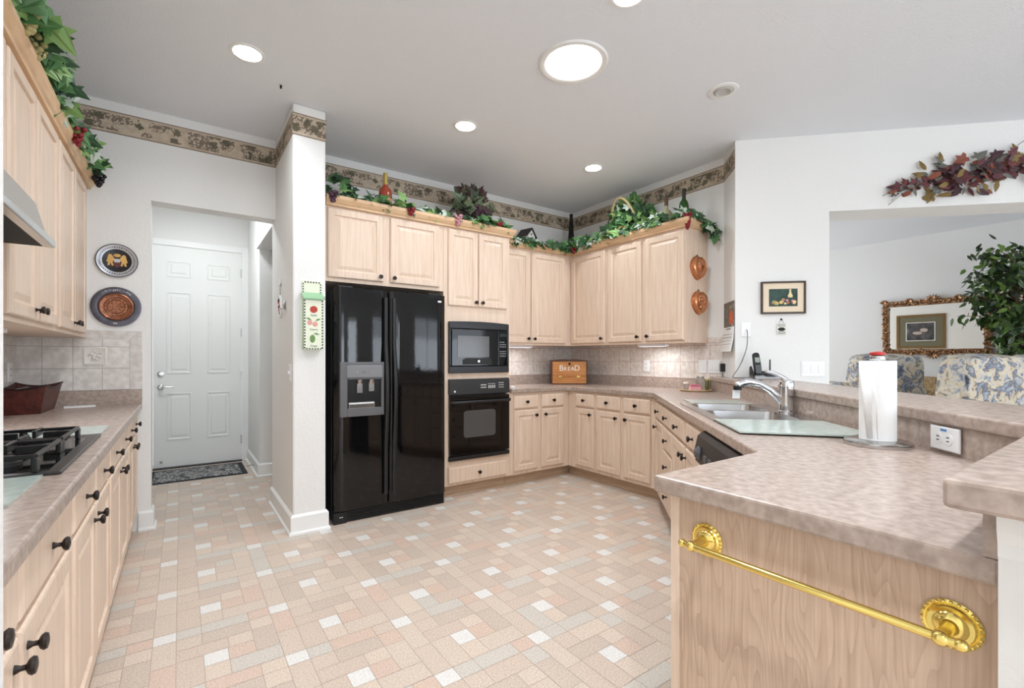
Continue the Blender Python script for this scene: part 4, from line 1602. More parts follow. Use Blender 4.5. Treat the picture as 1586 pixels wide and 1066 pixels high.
# ---- column decorations
def letter_box():
    t = thing('painted_letter_box', 'painted wooden letter box with fruit pictures hung on the column', 'letter box', COLF.w(.738, -.001, 1.258))
    GP = mat('pale_cream_paint', (228, 232, 210), .6)
    GR = mat('mint_paint', (150, 190, 150), .55)
    mesh('back_board', B(-.06, .065, -.008, 0, 0, .475), GP, t, bevel=.002)
    mesh('box_body', B(-.058, .063, -.055, -.0085, .004, .345), GR, t, bevel=.002)
    f = mesh('front_face', B(-.06, .065, -.060, -.0555, .002, .34), GP, t)
    bm = BM()
    prism(bm, [(-.0085, .385), (-.0085, .395), (-.07, .352), (-.07, .343)], -.066, .07, axis='x')
    mesh('lid', bm, GR, t)
    bm = BM()
    for k in range(17):
        z = .008 + k * .02
        for x in (-.059, .055):
            box(bm, x, x + .009, -.0612, -.060, z, z + .010)
    for k in range(6):
        x = -.045 + k * .018
        box(bm, x, x + .009, -.0612, -.060, .003, .011)
        box(bm, x, x + .009, -.0092, -.008, .462, .472)
    for k in range(4):
        for x in (-.058, .055):
            box(bm, x, x + .008, -.0092, -.008, .395 + k * .018, .404 + k * .018)
    mesh('check_border', bm, mat('check_green', (34, 60, 46), .6), t)
    RED = mat('painted_red', (178, 64, 48), .6)
    LG = mat('painted_leaf', (108, 142, 84), .6)
    PK = mat('painted_pink', (218, 158, 150), .6)
    for nm, m_, cx, cz, r, sc in (('painted_apple', RED, .003, .275, .026, (1, .05, .95)), ('painted_cherry', PK, -.022, .185, .018, (1, .05, 1)), ('painted_cherry', PK, .012, .175, .018, (1, .05, 1)), ('painted_grape', LG, -.005, .075, .026, (.7, .05, 1.1))):
        bm = BM()
        ball(bm, (cx, -.0602, cz), r, sub=2, sc=sc)
        mesh(nm, bm, m_, f, smooth=60)
    bm = BM()
    for cx, cz, a in ((-.03, .21, .4), (.03, .205, -.4), (.02, .108, .2)):
        M = TM(cx, -.0606, cz) @ Matrix.Rotation(a, 4, 'Y')
        prism(bm, [(-.02, 0), (0, .008), (.022, 0), (0, -.006)], -.001, 0, axis='y', M=M)
    mesh('painted_leaf', bm, LG, f)
    for s, z in (('Apple', .236), ('Cherry', .138), ('Grape', .026)):
        text('lettering', s, .018, f, (.003, -.0607, z), (R(90), 0, 0), DARK, .0004)
    bm = BM()
    ball(bm, (.074, -.055, .358), .010, sub=2)
    ball(bm, (.074, -.04, .366), .007, sub=2)
    mesh('lid_pull', bm, STEEL, t, smooth=60)


letter_box()
t = thing('oval_ornament', 'hanging oval floral plaque on the inner face of the column', 'ornament', COLL.w(-3.90, -.001, 1.59), COLL.a)
bm = BM()
M_ = Matrix.Scale(.62, 4, (1, 0, 0))
lathe(bm, [(.085, 0), (.088, .008), (.078, .016), (.07, .010), (.001, .010)], 30, M_ @ ROTY)
mesh('oval_rim', bm, WHITEP, t, smooth=40)
bm = BM()
rng = random.Random(1)
for k in range(14):
    ball(bm, (rng.uniform(-.028, .028), -.013, rng.uniform(-.05, .05)), rng.uniform(.008, .014), mi=k % 3, sub=1, sc=(1, .6, 1))
mesh('flowers', bm, [mat('flower_red', (170, 60, 66), .6), mat('flower_dark', (60, 64, 60), .6), mat('flower_pink', (210, 150, 150), .6)], t, smooth=60)
bm = BM()
tube(bm, [(0, -.006, .085), (.004, -.006, .12), (0, -.008, .155)], .003, 6)
lathe(bm, [(.014, 0), (.016, .006), (.008, .012)], 14, TM(0, 0, .165, ROTY))
tube(bm, [(0, -.006, .175), (0, -.004, .215)], .003, 6)
mesh('hanger', bm, STEEL, t, smooth=50)
t = thing('wall_hook', 'small metal hook ornament beside the oval plaque on the column', 'hook', COLL.w(-3.72, -.001, 1.585), COLL.a)
bm = BM()
lathe(bm, [(.022, 0), (.024, .006), (.014, .012), (.006, .016)], 16, Matrix.Scale(1.5, 4, (0, 0, 1)) @ ROTY)
mesh('plate', bm, STEEL, t, smooth=40)
bm = BM()
tube(bm, [(0, -.012, -.02), (0, -.03, -.035), (0, -.034, -.02)], .004, 8)
mesh('prong', bm, STEEL, t, smooth=50)
t = mesh('ceiling_hook', B(-.006, .006, -.006, .006, -.022, 0), BRONZE, loc=(.52, 3.28, CH - .0005), bevel=.003)
tag(t, 'tiny dark hook in the ceiling next to the column', 'hook')


# ---- ceiling fixtures
def can_light(x, y, power, label):
    t = thing('recessed_light', label, 'ceiling light', (x, y, CH))
    bm = BM()
    lathe(bm, [(.070, -.002), (.074, -.006), (.088, -.005), (.092, -.0005), (.070, -.0005)], 32, cap=False)
    mesh('trim_ring', bm, TRIM, t, smooth=40)
    bm = BM()
    lathe(bm, [(.071, -.0042), (.071, -.0015)], 32)
    mesh('lens', bm, LIT, t)
    l = area('lamp', (x, y, CH - .012), (0, 0, 0), power, .14, disk=True, spread=150, color=(.88, .94, 1))
    return t


can_light(*CANS[0], 'lit recessed downlight nearest the left cabinets and hall')
can_light(*CANS[1], 'lit recessed downlight in front of the oven tower')
can_light(*CANS[2], 'lit recessed downlight in front of the right corner cabinets')
for k, w_ in enumerate(('above the floor by the gas cooktop', 'overhead near the white pantry wall', 'above the outer end of the raised bar', 'in the dining side behind the view', 'in the dining side behind the bar end')):
    can_light(*CANS[4 + k], 'added unseen fill downlight ' + w_)  # extra fixtures out of view, added as fill for floor and end panel
can_light(*CANS[3], 'lit recessed downlight cut off by the top of the view, beside the skylight')
t = thing('tubular_skylight', 'large round tubular skylight glowing in the middle of the ceiling', 'skylight', (SKYLIGHT[0], SKYLIGHT[1], CH))
bm = BM()
lathe(bm, [(.165, -.006), (.18, -.012), (.196, -.010), (.203, -.0005), (.165, -.0005)], 48, cap=False)
mesh('trim_ring', bm, TRIM, t, smooth=40)
bm = BM()
lathe(bm, [(.168, -.006), (.168, -.002)], 48)
mesh('diffuser', bm, LIT, t)
area('skylight_lamp', (SKYLIGHT[0], SKYLIGHT[1], CH - .016), (0, 0, 0), SKYLIGHT[2], .33, disk=True, color=(.86, .93, 1))
t = thing('eyeball_light', 'unlit eyeball downlight in the ceiling toward the living room', 'ceiling light', (2.874, 1.684, CH))
bm = BM()
lathe(bm, [(.06, -.002), (.064, -.008), (.088, -.006), (.092, -.0005), (.06, -.0005)], 32, cap=False)
mesh('trim_ring', bm, TRIM, t, smooth=40)
bm = BM()
lathe(bm, [(.061, -.0006), (.06, -.006), (.045, -.014), (.043, -.011), (.03, -.006), (.001, -.006)], 28)
mesh('eyeball', bm, mat('eyeball_grey', (190, 188, 184), .5), t, smooth=30)
t = thing('hall_light', 'round hall ceiling light hidden above the hall opening', 'ceiling light', (.16, 5.1, CH))
bm = BM()
lathe(bm, [(.12, -.0005), (.12, -.03), (.08, -.05), (.001, -.055)], 28)
mesh('glass_shade', bm, LIT, t, smooth=60)
area('hall_lamp', (.16, 5.1, CH - .07), (0, 0, 0), 11, .22, disk=True, color=(.88, .94, 1))

# ================================================================== THINGS ON THE COUNTERS
def bread_box():
    t = thing('bread_box', 'honey wooden bread box lettered in white in the back corner', 'bread box', (3.50, 3.86, CZ), R(-36))
    HW = mat('honey_wood', (196, 134, 72), .4, c2=(168, 104, 52), ns=6, st=(1, 1, 10))
    w, h, d = .39, .265, .2
    DKW = mat('dark_wood', (74, 44, 26), .5)
    bm = BM()
    box(bm, -w / 2, -w / 2 + .012, -d / 2, d / 2, .012, h - .012)
    box(bm, w / 2 - .012, w / 2, -d / 2, d / 2, .012, h - .012)
    prism(bm, [(-w / 2 - .004, h - .012), (w / 2 + .004, h - .012), (w / 2 + .004, h - .004), (.08, h + .010), (-.08, h + .010), (-w / 2 - .004, h - .004)], -d / 2 - .004, d / 2, axis='y')
    box(bm, -w / 2 - .004, w / 2 + .004, -d / 2 - .004, d / 2, 0, .012)
    box(bm, -w / 2 + .012, w / 2 - .012, d / 2 - .01, d / 2, .012, h - .012)
    mesh('case', bm, DKW, t)
    dr = mesh('drop_door', B(-w / 2 + .0125, w / 2 - .0125, -d / 2 + .001, -d / 2 + .014, .085, h - .014), HW, t)
    mesh('lower_panel', B(-w / 2 + .0125, w / 2 - .0125, -d / 2 + .001, -d / 2 + .014, .0125, .083), HW, t)
    cm = mat('white_lettering', (240, 232, 220), .6)
    for ch, x, z, s in (('B', -.088, .176, .085), ('R', -.045, .170, .06), ('E', -.005, .170, .06), ('A', .034, .170, .06), ('D', .082, .176, .085)):
        text('lettering', ch, s, dr, (x, -d / 2 - .0005, z), (R(90), 0, 0), cm, .001)
    for x in (-.10, .10):
        mesh('hinge', B(x - .02, x + .02, -d / 2 - .006, -d / 2 + .0008, .075, .095), BRASS, dr, bevel=.002)
    bm = BM()
    lathe(bm, [(.012, 0), (.010, .01), (.013, .016), (.008, .022)], 14, TM(0, -d / 2, .225, ROTY))
    mesh('knob', bm, BRONZE, dr, smooth=40)


bread_box()
o = mesh('white_box', B(-.022, .022, -.016, .016, 0, .02), PAPER, loc=(2.57, 3.62, CZ + .0005), bevel=.003)
tag(o, 'tiny white packet lying on the worktop beside the oven tower', 'packet')
o = mesh('note_paper', B(-.075, .075, -.05, .05, 0, .006), PAPER, loc=(-.53, 4.06, LZ + .0005), rz=R(8))
tag(o, 'white notepad lying on the left worktop against the splash strip', 'notepad')


def red_basket():
    t = thing('magazine_basket', 'dark red leather basket holding papers on the left worktop', 'basket', (-.72, 3.86, LZ + .0005))
    RED = mat('oxblood_leather', (96, 44, 36), .45, c2=(70, 32, 28), ns=30, bump=.2, bs=80)
    bx, by, tx, ty, h = .075, .18, .105, .225, .15
    bm = BM()
    n = 8
    outs, ins = [], []
    for (X, Y, dz, lst) in ((tx, ty, 0, outs), (tx - .006, ty - .006, 0, ins)):
        for side in range(4):
            for k in range(n):
                u = -1 + 2 * k / n
                dip = .022 * (1 - u * u)
                x, y = ((u * X, -Y), (X, u * Y), (-u * X, Y), (-X, -u * Y))[side]
                lst.append((x, y, h + .012 - dip))
    bots = []
    for side in range(4):
        for k in range(n):
            u = -1 + 2 * k / n
            bots.append(((u * bx, -by), (bx, u * by), (-u * bx, by), (-bx, -u * by))[side])
    O = [bm.verts.new(p) for p in outs]
    I = [bm.verts.new(p) for p in ins]
    Bo = [bm.verts.new((x, y, 0)) for x, y in bots]
    Bi = [bm.verts.new((x * .94, y * .96, .006)) for x, y in bots]
    m = len(O)
    for i in range(m):
        j = (i + 1) % m
        bm.faces.new((Bo[i], Bo[j], O[j], O[i]))
        bm.faces.new((O[i], O[j], I[j], I[i]))
        bm.faces.new((I[i], I[j], Bi[j], Bi[i]))
    bm.faces.new(Bo)
    bm.faces.new(Bi)
    mesh('basket_body', bm, RED, t)
    bm = BM()
    tube(bm, outs + [outs[0]], .005, 6)
    mesh('rim', bm, mat('dark_leather', (36, 22, 20), .5), t, smooth=60)
    for k, (x, a, c) in enumerate(((-.04, 6, (236, 236, 234)), (-.015, -4, (60, 60, 64)), (.012, 5, (228, 226, 220)), (.04, -3, (200, 196, 190)))):
        o = mesh('magazine', B(-.006, .006, -.13, .13, 0, .135), mat('magazine_cover', c, .5), None, (-.72 + x, 3.86, LZ + .007), rot=(0, R(a), 0))
        tag(o, ('white magazine standing nearest the tiled wall side of the red basket', 'dark covered magazine standing in the red basket', 'off white folded paper in the middle of the red basket', 'greyish booklet at the room side of the red basket')[k], 'magazine', 'papers in the red basket')


red_basket()

# ================================================================== FOLIAGE AND CABINET TOP DECOR
IVY = [(0, 0), (.17, -.13), (.42, -.06), (.30, .17), (.56, .42), (.27, .45), (.20, .64), (0, 1)]
OVAL = [(0, 0), (.16, .12), (.24, .36), (.19, .62), (.09, .85), (0, 1)]
LONG = [(0, 0), (.09, .15), (.12, .4), (.08, .75), (0, 1)]


def leaf(bm, p, nrm, tip, size, mi=0, shape=IVY, fold=.12):
    nrm = Vector(nrm).normalized()
    tip = Vector(tip)
    tip = (tip - nrm * tip.dot(nrm))
    if tip.length < 1e-3:
        tip = nrm.orthogonal()
    tip.normalize()
    sd = tip.cross(nrm)
    p = Vector(p)
    mid = [bm.verts.new(p + tip * y * size - nrm * (.18 * y * y) * size) for y in (0, .35, .7, 1)]
    for s in (1, -1):
        vs = [bm.verts.new(p + (sd * x * s + tip * y - nrm * (fold * x + .18 * y * y)) * size) for x, y in shape[1:-1]]
        ring = [mid[0]] + vs + [mid[3], mid[2], mid[1]]
        k = len(ring)
        try:
            f = bm.faces.new(ring)
            f.material_index = mi
        except Exception:
            pass


def grapes(parent, loc, m, n=16, r=.0135, L=.08, seed=0):
    rng = random.Random(seed)
    bm = BM()
    for k in range(n):
        u = k / n
        rad = .024 * (1 - u) + .004
        a = k * 2.4
        ball(bm, (rad * math.cos(a), rad * math.sin(a), -u * L + rng.uniform(-.004, .004)), r * rng.uniform(.85, 1.1), sub=2 if r > .012 else 1)
    mesh('grape_cluster', bm, m, parent, loc, smooth=80)


def garland(name, label, path, n, size, mats, weights, out, seed, spread=(.04, .05), grape=(), base=None, shape=IVY, cat='garland', lift=.12):
    rng = random.Random(seed)
    P = [Vector(p) for p in path]
    base = Vector(base or P[0])
    t = thing(name, label, cat, base)
    bm = BM()
    pts = []
    for i in range(len(P) - 1):
        for k in range(5):
            u = k / 5
            pts.append(P[i].lerp(P[i + 1], u) + Vector((rng.uniform(-.012, .012), rng.uniform(-.012, .012), rng.uniform(-.004, .008))))
    pts.append(P[-1])
    tube(bm, [p - base for p in pts], .0035, 5)
    mesh('vine', bm, VINE, t)
    bm = BM()
    out = Vector(out)
    tot = sum((P[i + 1] - P[i]).length for i in range(len(P) - 1))
    for k in range(n):
        s = rng.random() * tot
        for i in range(len(P) - 1):
            L = (P[i + 1] - P[i]).length
            if s <= L or i == len(P) - 2:
                p = P[i].lerp(P[i + 1], min(1, s / L))
                break
            s -= L
        p = p + Vector((rng.gauss(0, spread[0]), rng.gauss(0, spread[0]), abs(rng.gauss(0, spread[1]))))
        nr = Vector((rng.uniform(-1, 1), rng.uniform(-1, 1), rng.uniform(-.2, 1))) * .8 + out * .7 + Vector((0, 0, lift))
        tp = Vector((rng.uniform(-1, 1), rng.uniform(-1, 1), rng.uniform(-.9, .5))) + out * .5
        mi = rng.choices(range(len(mats)), weights)[0]
        leaf(bm, p - base, nr, tp, size * rng.uniform(.65, 1.25), mi, shape)
    mesh('leaves', bm, mats, t)
    for k, (g, m, cnt, L) in enumerate(grape):
        grapes(t, Vector(g) - base, m, cnt, L=L, seed=seed + k)
    return t


CT = 2.352   # top of the wall cabinets
IN = Vector((0, -1, .2))
garland('ivy_garland', 'ivy garland with dark and red grapes along the refrigerator cabinet top',
        [(.875, 3.62, 2.40), (1.15, 3.58, 2.41), (1.42, 3.56, 2.405), (1.72, 3.57, 2.405), (1.98, 3.56, 2.40)], 120, .088, GREENS, (5, 4, 3, 2.2), IN, 11, (.022, .022),
        [((.90, 3.515, 2.41), GRAPEP, 16, .075), ((1.50, 3.512, 2.40), GRAPER, 12, .06), ((1.93, 3.512, 2.42), GRAPEK, 18, .09)])
t = garland('ivy_sprig', 'dark ivy sprig climbing the wallpaper at the column side', [(.86, 4.0, 2.36), (.92, 3.95, 2.62), (1.08, 3.9, 2.66), (1.16, 3.86, 2.52), (1.2, 3.8, 2.42)], 36, .085, GREENS[:3], (2, 5, 1), IN, 5, (.015, .02))
garland('ivy_garland', 'ivy garland with red berries above the double oven',
        [(2.05, 3.57, 2.40), (2.25, 3.56, 2.40), (2.45, 3.57, 2.40), (2.53, 3.68, 2.39)], 64, .086, GREENS, (5, 4, 3, 1), IN, 23, (.022, .022),
        [((2.36, 3.53, 2.43), GRAPER, 12, .03)])


def bush():
    c = Vector((2.19, 3.74, 2.56))
    t = thing('grape_leaf_bush', 'dark bushy vine arrangement with purple grapes above the oven tower', 'plant', (c.x, c.y, CT))
    b = Vector((c.x, c.y, CT))
    bm = BM()
    lathe(bm, [(.06, 0), (.075, .09), (.078, .1), (.07, .1), (.06, .02)], 20)
    mesh('pot', bm, WICKER, t, smooth=40)
    bm = BM()
    rng = random.Random(9)
    for k in range(150):
        d = Vector((rng.gauss(0, 1), rng.gauss(0, 1), rng.gauss(0, 1))).normalized()
        r = rng.uniform(.6, 1) ** .5
        p = c + Vector((d.x * .17 * r, d.y * .13 * r, d.z * .19 * r)) - b
        leaf(bm, p, Vector((rng.uniform(-1, 1), rng.uniform(-1.4, .2), rng.uniform(-.8, .8))), d + Vector((rng.uniform(-.7, .7), rng.uniform(-.6, .3), rng.uniform(-.8, .3))), rng.uniform(.06, .11), rng.choices(range(4), (5, 3, 3, 2))[0])
    for d in ((-.9, -.5, -.35), (-1, -.4, -.2), (.1, -.2, 1), (.25, -.2, 1), (-.35, -.2, .9), (.5, -.2, .9), (.95, -.3, .2), (-.6, -.3, .7)):
        v = Vector(d).normalized()
        p = c + Vector((v.x * .17, v.y * .12, v.z * .19)) - b
        leaf(bm, p, (rng.uniform(-.4, .4), -1, .4), v, .1, 1, OVAL)
    mesh('leaves', bm, MOSS, t)
    bm = BM()
    for k in range(9):
        d = Vector((rng.uniform(-1, 1), rng.uniform(-1, .2), rng.uniform(.2, 1))).normalized()
        tube(bm, [Vector((0, 0, .05)), c - b + Vector((d.x * .15, d.y * .1, d.z * .17))], .003, 5)
    mesh('stems', bm, VINE, t)
    for k, (x, z) in enumerate(((-.03, .0), (.035, -.02), (0, -.07))):
        grapes(t, c + Vector((x, -.14, z)) - b, GRAPEP, 20, .013, .09, k)


bush()


def bottle(name, label, loc, prof, m, parts, cat='bottle', smooth=50):
    t = thing(name, label, cat, loc)
    bm = BM()
    lathe(bm, prof, 24)
    mesh('glass', bm, m, t, smooth=smooth)
    for nm, pr, mm in parts:
        bm = BM()
        lathe(bm, pr, 24, cap=nm != 'label')
        mesh(nm, bm, mm, t, smooth=40)
    return t


bottle('wine_bottle', 'rose wine bottle with a gold capsule on the refrigerator cabinet', (1.377, 3.75, CT), [(.05, 0), (.054, .01), (.054, .20), (.048, .235), (.022, .265), (.0165, .28), (.0165, .37)],
       mat('rose_glass', (186, 84, 62), .1, trans=.25), [('capsule', [(.0175, .27), (.0175, .36), (.018, .372)], mat('gold_foil', (196, 170, 96), .35, .5)), ('label', [(.0548, .06), (.0548, .16)], mat('label_peach', (222, 160, 120), .6))])
bottle('black_bottle', 'tall tapering black bottle with a white label in the corner above the cabinets', (3.66, 3.99, CT), [(.066, 0), (.064, .02), (.05, .12), (.035, .24), (.023, .36), (.018, .46), (.02, .47), (.02, .50)],
       mat('black_bottle_glass', (16, 14, 16), .12), [])
o = bpy.data.objects['black_bottle']
bm = BM()
Rm = Matrix.Rotation(R(-40), 4, 'Z')
prism(bm, [(-.032, .02), (.032, .02), (0, .19)], -.0705, -.069, axis='y', M=Rm)
for v in bm.verts:
    k = (.068 - .185 * v.co.z) / .0695 + .03
    v.co.x *= max(.3, k)
    v.co.y *= max(.3, k)
mesh('label', bm, mat('label_pale_blue', (206, 214, 228), .6), o)
bottle('wine_bottle', 'clear bottle of white wine on the end of the right wall cabinets', (3.66, 2.70, CT), [(.04, 0), (.052, .01), (.062, .12), (.06, .17), (.045, .20), (.017, .225), (.0155, .31)],
       mat('pale_wine_glass', (228, 222, 184), .06, trans=.6), [('cork', [(.0165, .25), (.0165, .33)], mat('cork_brown', (96, 66, 46), .6))])
bottle('wine_bottle', 'green wine bottle at the right end of the cabinet tops', (3.66, 2.515, CT), [(.036, 0), (.04, .01), (.042, .2), (.036, .235), (.017, .265), (.015, .28), (.0155, .355)],
       mat('green_wine_glass', (46, 86, 34), .08, trans=.3), [('capsule', [(.0165, .275), (.0165, .358)], mat('dark_capsule', (40, 40, 34), .4))])


def birdhouse():
    t = thing('birdhouse', 'small white birdhouse with a black roof above the back wall cabinet', 'birdhouse', (3.02, 3.99, CT), R(18))
    w, d, h = .068, .06, .15
    bm = BM()
    prism(bm, [(-w, 0), (w, 0), (w, h), (0, h + .07), (-w, h)], -d, d, axis='y')
    b = mesh('house', bm, mat('birdhouse_white', (224, 224, 218), .7), t)
    bm = BM()
    for s in (-1, 1):
        prism(bm, [(0, h + .071), (s * (w + .022), h - .018), (s * (w + .022), h - .008), (0, h + .084)], -d - .015, d + .015, axis='y')
    mesh('roof', bm, mat('birdhouse_roof', (52, 50, 50), .6), t)
    bm = BM()
    for x, z in ((0, .10), (0, .165), (-.025, .045), (.028, .05)):
        lathe(bm, [(.010, 0), (.010, .002)], 14, TM(x, -d, z, ROTY))
    mesh('entry_holes', bm, DARK, b)
    bm = BM()
    tube(bm, [(0, -d, .075), (0, -d - .025, .075)], .003, 6)
    mesh('perch', bm, VINE, b)


birdhouse()
garland('ivy_garland', 'thin ivy garland along the back wall cabinet by the birdhouse', [(2.58, 3.80, 2.39), (2.85, 3.80, 2.385), (3.15, 3.79, 2.39), (3.42, 3.79, 2.39)], 64, .076, GREENS, (3, 5, 1, .6), IN, 31, (.018, .012))
OUTX = Vector((-1, -.1, .2))
garland('ivy_garland', 'ivy garland rounding the inner corner below the black bottle', [(3.36, 3.80, 2.375), (3.46, 3.76, 2.38), (3.47, 3.62, 2.40), (3.48, 3.45, 2.40)], 84, .088, GREENS, (4, 5, 2, 1.2), Vector((-.7, -.7, .2)), 37, (.028, .035),
        [((3.43, 3.70, 2.385), GRAPER, 10, .07)])


def ivy_basket():
    c = Vector((3.66, 3.12, CT))
    t = thing('ivy_basket', 'wicker basket overflowing with green ivy on the right wall cabinets', 'basket', c)
    bm = BM()
    lathe(bm, [(.11, 0), (.14, .05), (.15, .12), (.15, .135), (.135, .13), (.10, .02)], 28)
    mesh('basket_body', bm, WICKER, t, smooth=50)
    bm = BM()
    pts = []
    for k in range(15):
        a = PI * k / 14
        pts.append((-.13 * math.sin(a), .04 + .15 * math.cos(a), .12 + .31 * math.sin(a)))
    tube(bm, pts, .011, 8)
    mesh('handle', bm, mat('pale_wicker', (206, 182, 136), .6), t, smooth=60)
    bm = BM()
    rng = random.Random(21)
    for k in range(260):
        d = Vector((rng.gauss(0, 1), rng.gauss(0, 1.2), abs(rng.gauss(0, 1)))).normalized()
        r = rng.uniform(.5, 1)
        p = Vector((-.02 + d.x * .13 * r, d.y * .36 * r, .07 + d.z * .42 * r * (1 - .5 * abs(d.y) * r)))
        leaf(bm, p, Vector((rng.uniform(-1.4, .2), rng.uniform(-1.2, .8), rng.uniform(-.7, .8))), d * .8 + Vector((rng.uniform(-.8, .4), rng.uniform(-.8, .8), rng.uniform(-.9, .4))), rng.uniform(.07, .115), rng.choices(range(4), (5, 5, 3, .4))[0])
    mesh('leaves', bm, GREENS, t)


ivy_basket()
o = mesh('wicker_cube', B(-.035, .035, -.05, .05, 0, .075), WICKER, loc=(3.535, 3.25, 2.393), rz=R(8), bevel=.006)
tag(o, 'little woven wicker box sitting before the ivy basket', 'box')
garland('ivy_garland', 'ivy garland with pale leaves between the basket and the wine bottles', [(3.50, 3.42, 2.405), (3.49, 3.15, 2.405), (3.49, 2.90, 2.41), (3.49, 2.62, 2.41)], 120, .085, GREENS, (4, 3, 4, 2.5), OUTX, 41, (.02, .025))
garland('ivy_garland', 'ivy garland with red grapes trailing off the right cabinet end', [(3.50, 2.56, 2.42), (3.54, 2.40, 2.43), (3.68, 2.35, 2.41), (3.78, 2.33, 2.33), (3.80, 2.30, 2.24)], 52, .09, GREENS, (3, 5, 1, .7), Vector((-.6, -.8, .2)), 43, (.018, .022),
        [((3.50, 2.37, 2.43), GRAPER, 34, .13)])
# left run
LO = Vector((.45, -1, -.35))
garland('ivy_garland', 'large leafy garland with green grapes above the nearest left cabinets', [(-.50, 2.25, 2.42), (-.50, 2.45, 2.46), (-.49, 2.68, 2.45), (-.48, 2.95, 2.43)], 120, .098, GREENS, (7, 3, 2, .5), LO, 51, (.05, .075),
        [((-.455, 2.42, 2.50), GRAPEG, 26, .11), ((-.46, 2.6, 2.47), GRAPEG, 16, .08)], lift=-.1)
garland('ivy_garland', 'sage garland with red and black grapes at the far end of the left cabinets', [(-.50, 3.0, 2.41), (-.48, 3.3, 2.41), (-.47, 3.6, 2.41), (-.46, 3.9, 2.41), (-.44, 4.08, 2.40)], 90, .092, GREENS, (3, 3, 2, 3), LO, 53, (.028, .035),
        [((-.45, 3.36, 2.42), GRAPER, 14, .09), ((-.43, 3.99, 2.37), GRAPEB, 16, .06)], lift=-.1)

# ---- dried swag over the opening
def swag():
    t = thing('dried_flower_swag', 'dried burgundy leaf swag mounted above the living room opening', 'swag', DIAGW.w(1.6, 0, 2.56), DIAGW.a)
    rng = random.Random(14)
    MS = [mat('burgundy_petal', (100, 54, 58), .6), mat('olive_brown_leaf', (128, 106, 60), .6), mat('rust_leaf', (136, 74, 56), .6), mat('grey_dried_leaf', (112, 112, 104), .7), mat('dark_plum', (66, 40, 44), .6)]
    bm = BM()
    for k in range(230):
        u = rng.gauss(.02, .21)
        u = max(-.46, min(.50, u))
        w = .115 * (1 - abs(u) * 1.3)
        z = u * .16 + rng.gauss(0, max(.012, w * .55))
        y = -.012 - abs(rng.gauss(0, .035)) * (1 - abs(u))
        leaf(bm, (u, y, z), (rng.uniform(-.6, .6), -1, rng.uniform(-.5, .6)), (math.copysign(1, u) + rng.uniform(-.8, .8), rng.uniform(-.6, .2), rng.uniform(-.9, .9)), rng.uniform(.055, .105), rng.choices(range(5), (5, 2, 1.2, 1.6, 4))[0], OVAL if rng.random() < .7 else IVY)
    for u, z, s, mi in ((-.36, -.09, .065, 3), (-.18, .10, .085, 1), (-.28, .04, .09, 1), (.18, -.07, .08, 1), (.10, -.085, .075, 1), (-.03, -.10, .06, 3), (.30, .14, .07, 1), (.36, -.01, .08, 3), (.42, -.05, .09, 3)):
        leaf(bm, (u, -.04, z), (rng.uniform(-.3, .3), -1, .1), (rng.uniform(-.5, .5), 0, math.copysign(1, z)), s, mi, OVAL)
    mesh('dried_leaves', bm, MS, t)
    bm = BM()
    tube(bm, [(-.45, -.012, -.10), (-.2, -.02, -.02), (.2, -.02, .04), (.5, -.02, .02)], .006, 6)
    for a, b in (((-.38, -.06), (-.50, -.17)), ((-.40, -.07), (-.56, -.13)), ((-.36, -.08), (-.52, -.20)), ((.25, .12), (.36, .22)), ((.35, .1), (.40, .24)), ((.36, .1), (.52, .16)), ((-.2, -.08), (-.24, -.17)), ((.38, .06), (.5, .13)), ((-.06, -.1), (-.1, -.14))):
        tube(bm, [(a[0], -.02, a[1]), ((a[0] + b[0]) / 2, -.03, (a[1] + b[1]) / 2 + .008), (b[0], -.025, b[1])], .0022, 5)
    for k in range(16):
        u = rng.uniform(-.50, -.34)
        ball(bm, (u, -.025, .25 * u - .0 + rng.gauss(0, .012)), .008, sub=1, sc=(1.4, .8, .7))
    mesh('stems', bm, mat('grey_twig', (88, 82, 74), .8), t)


swag()

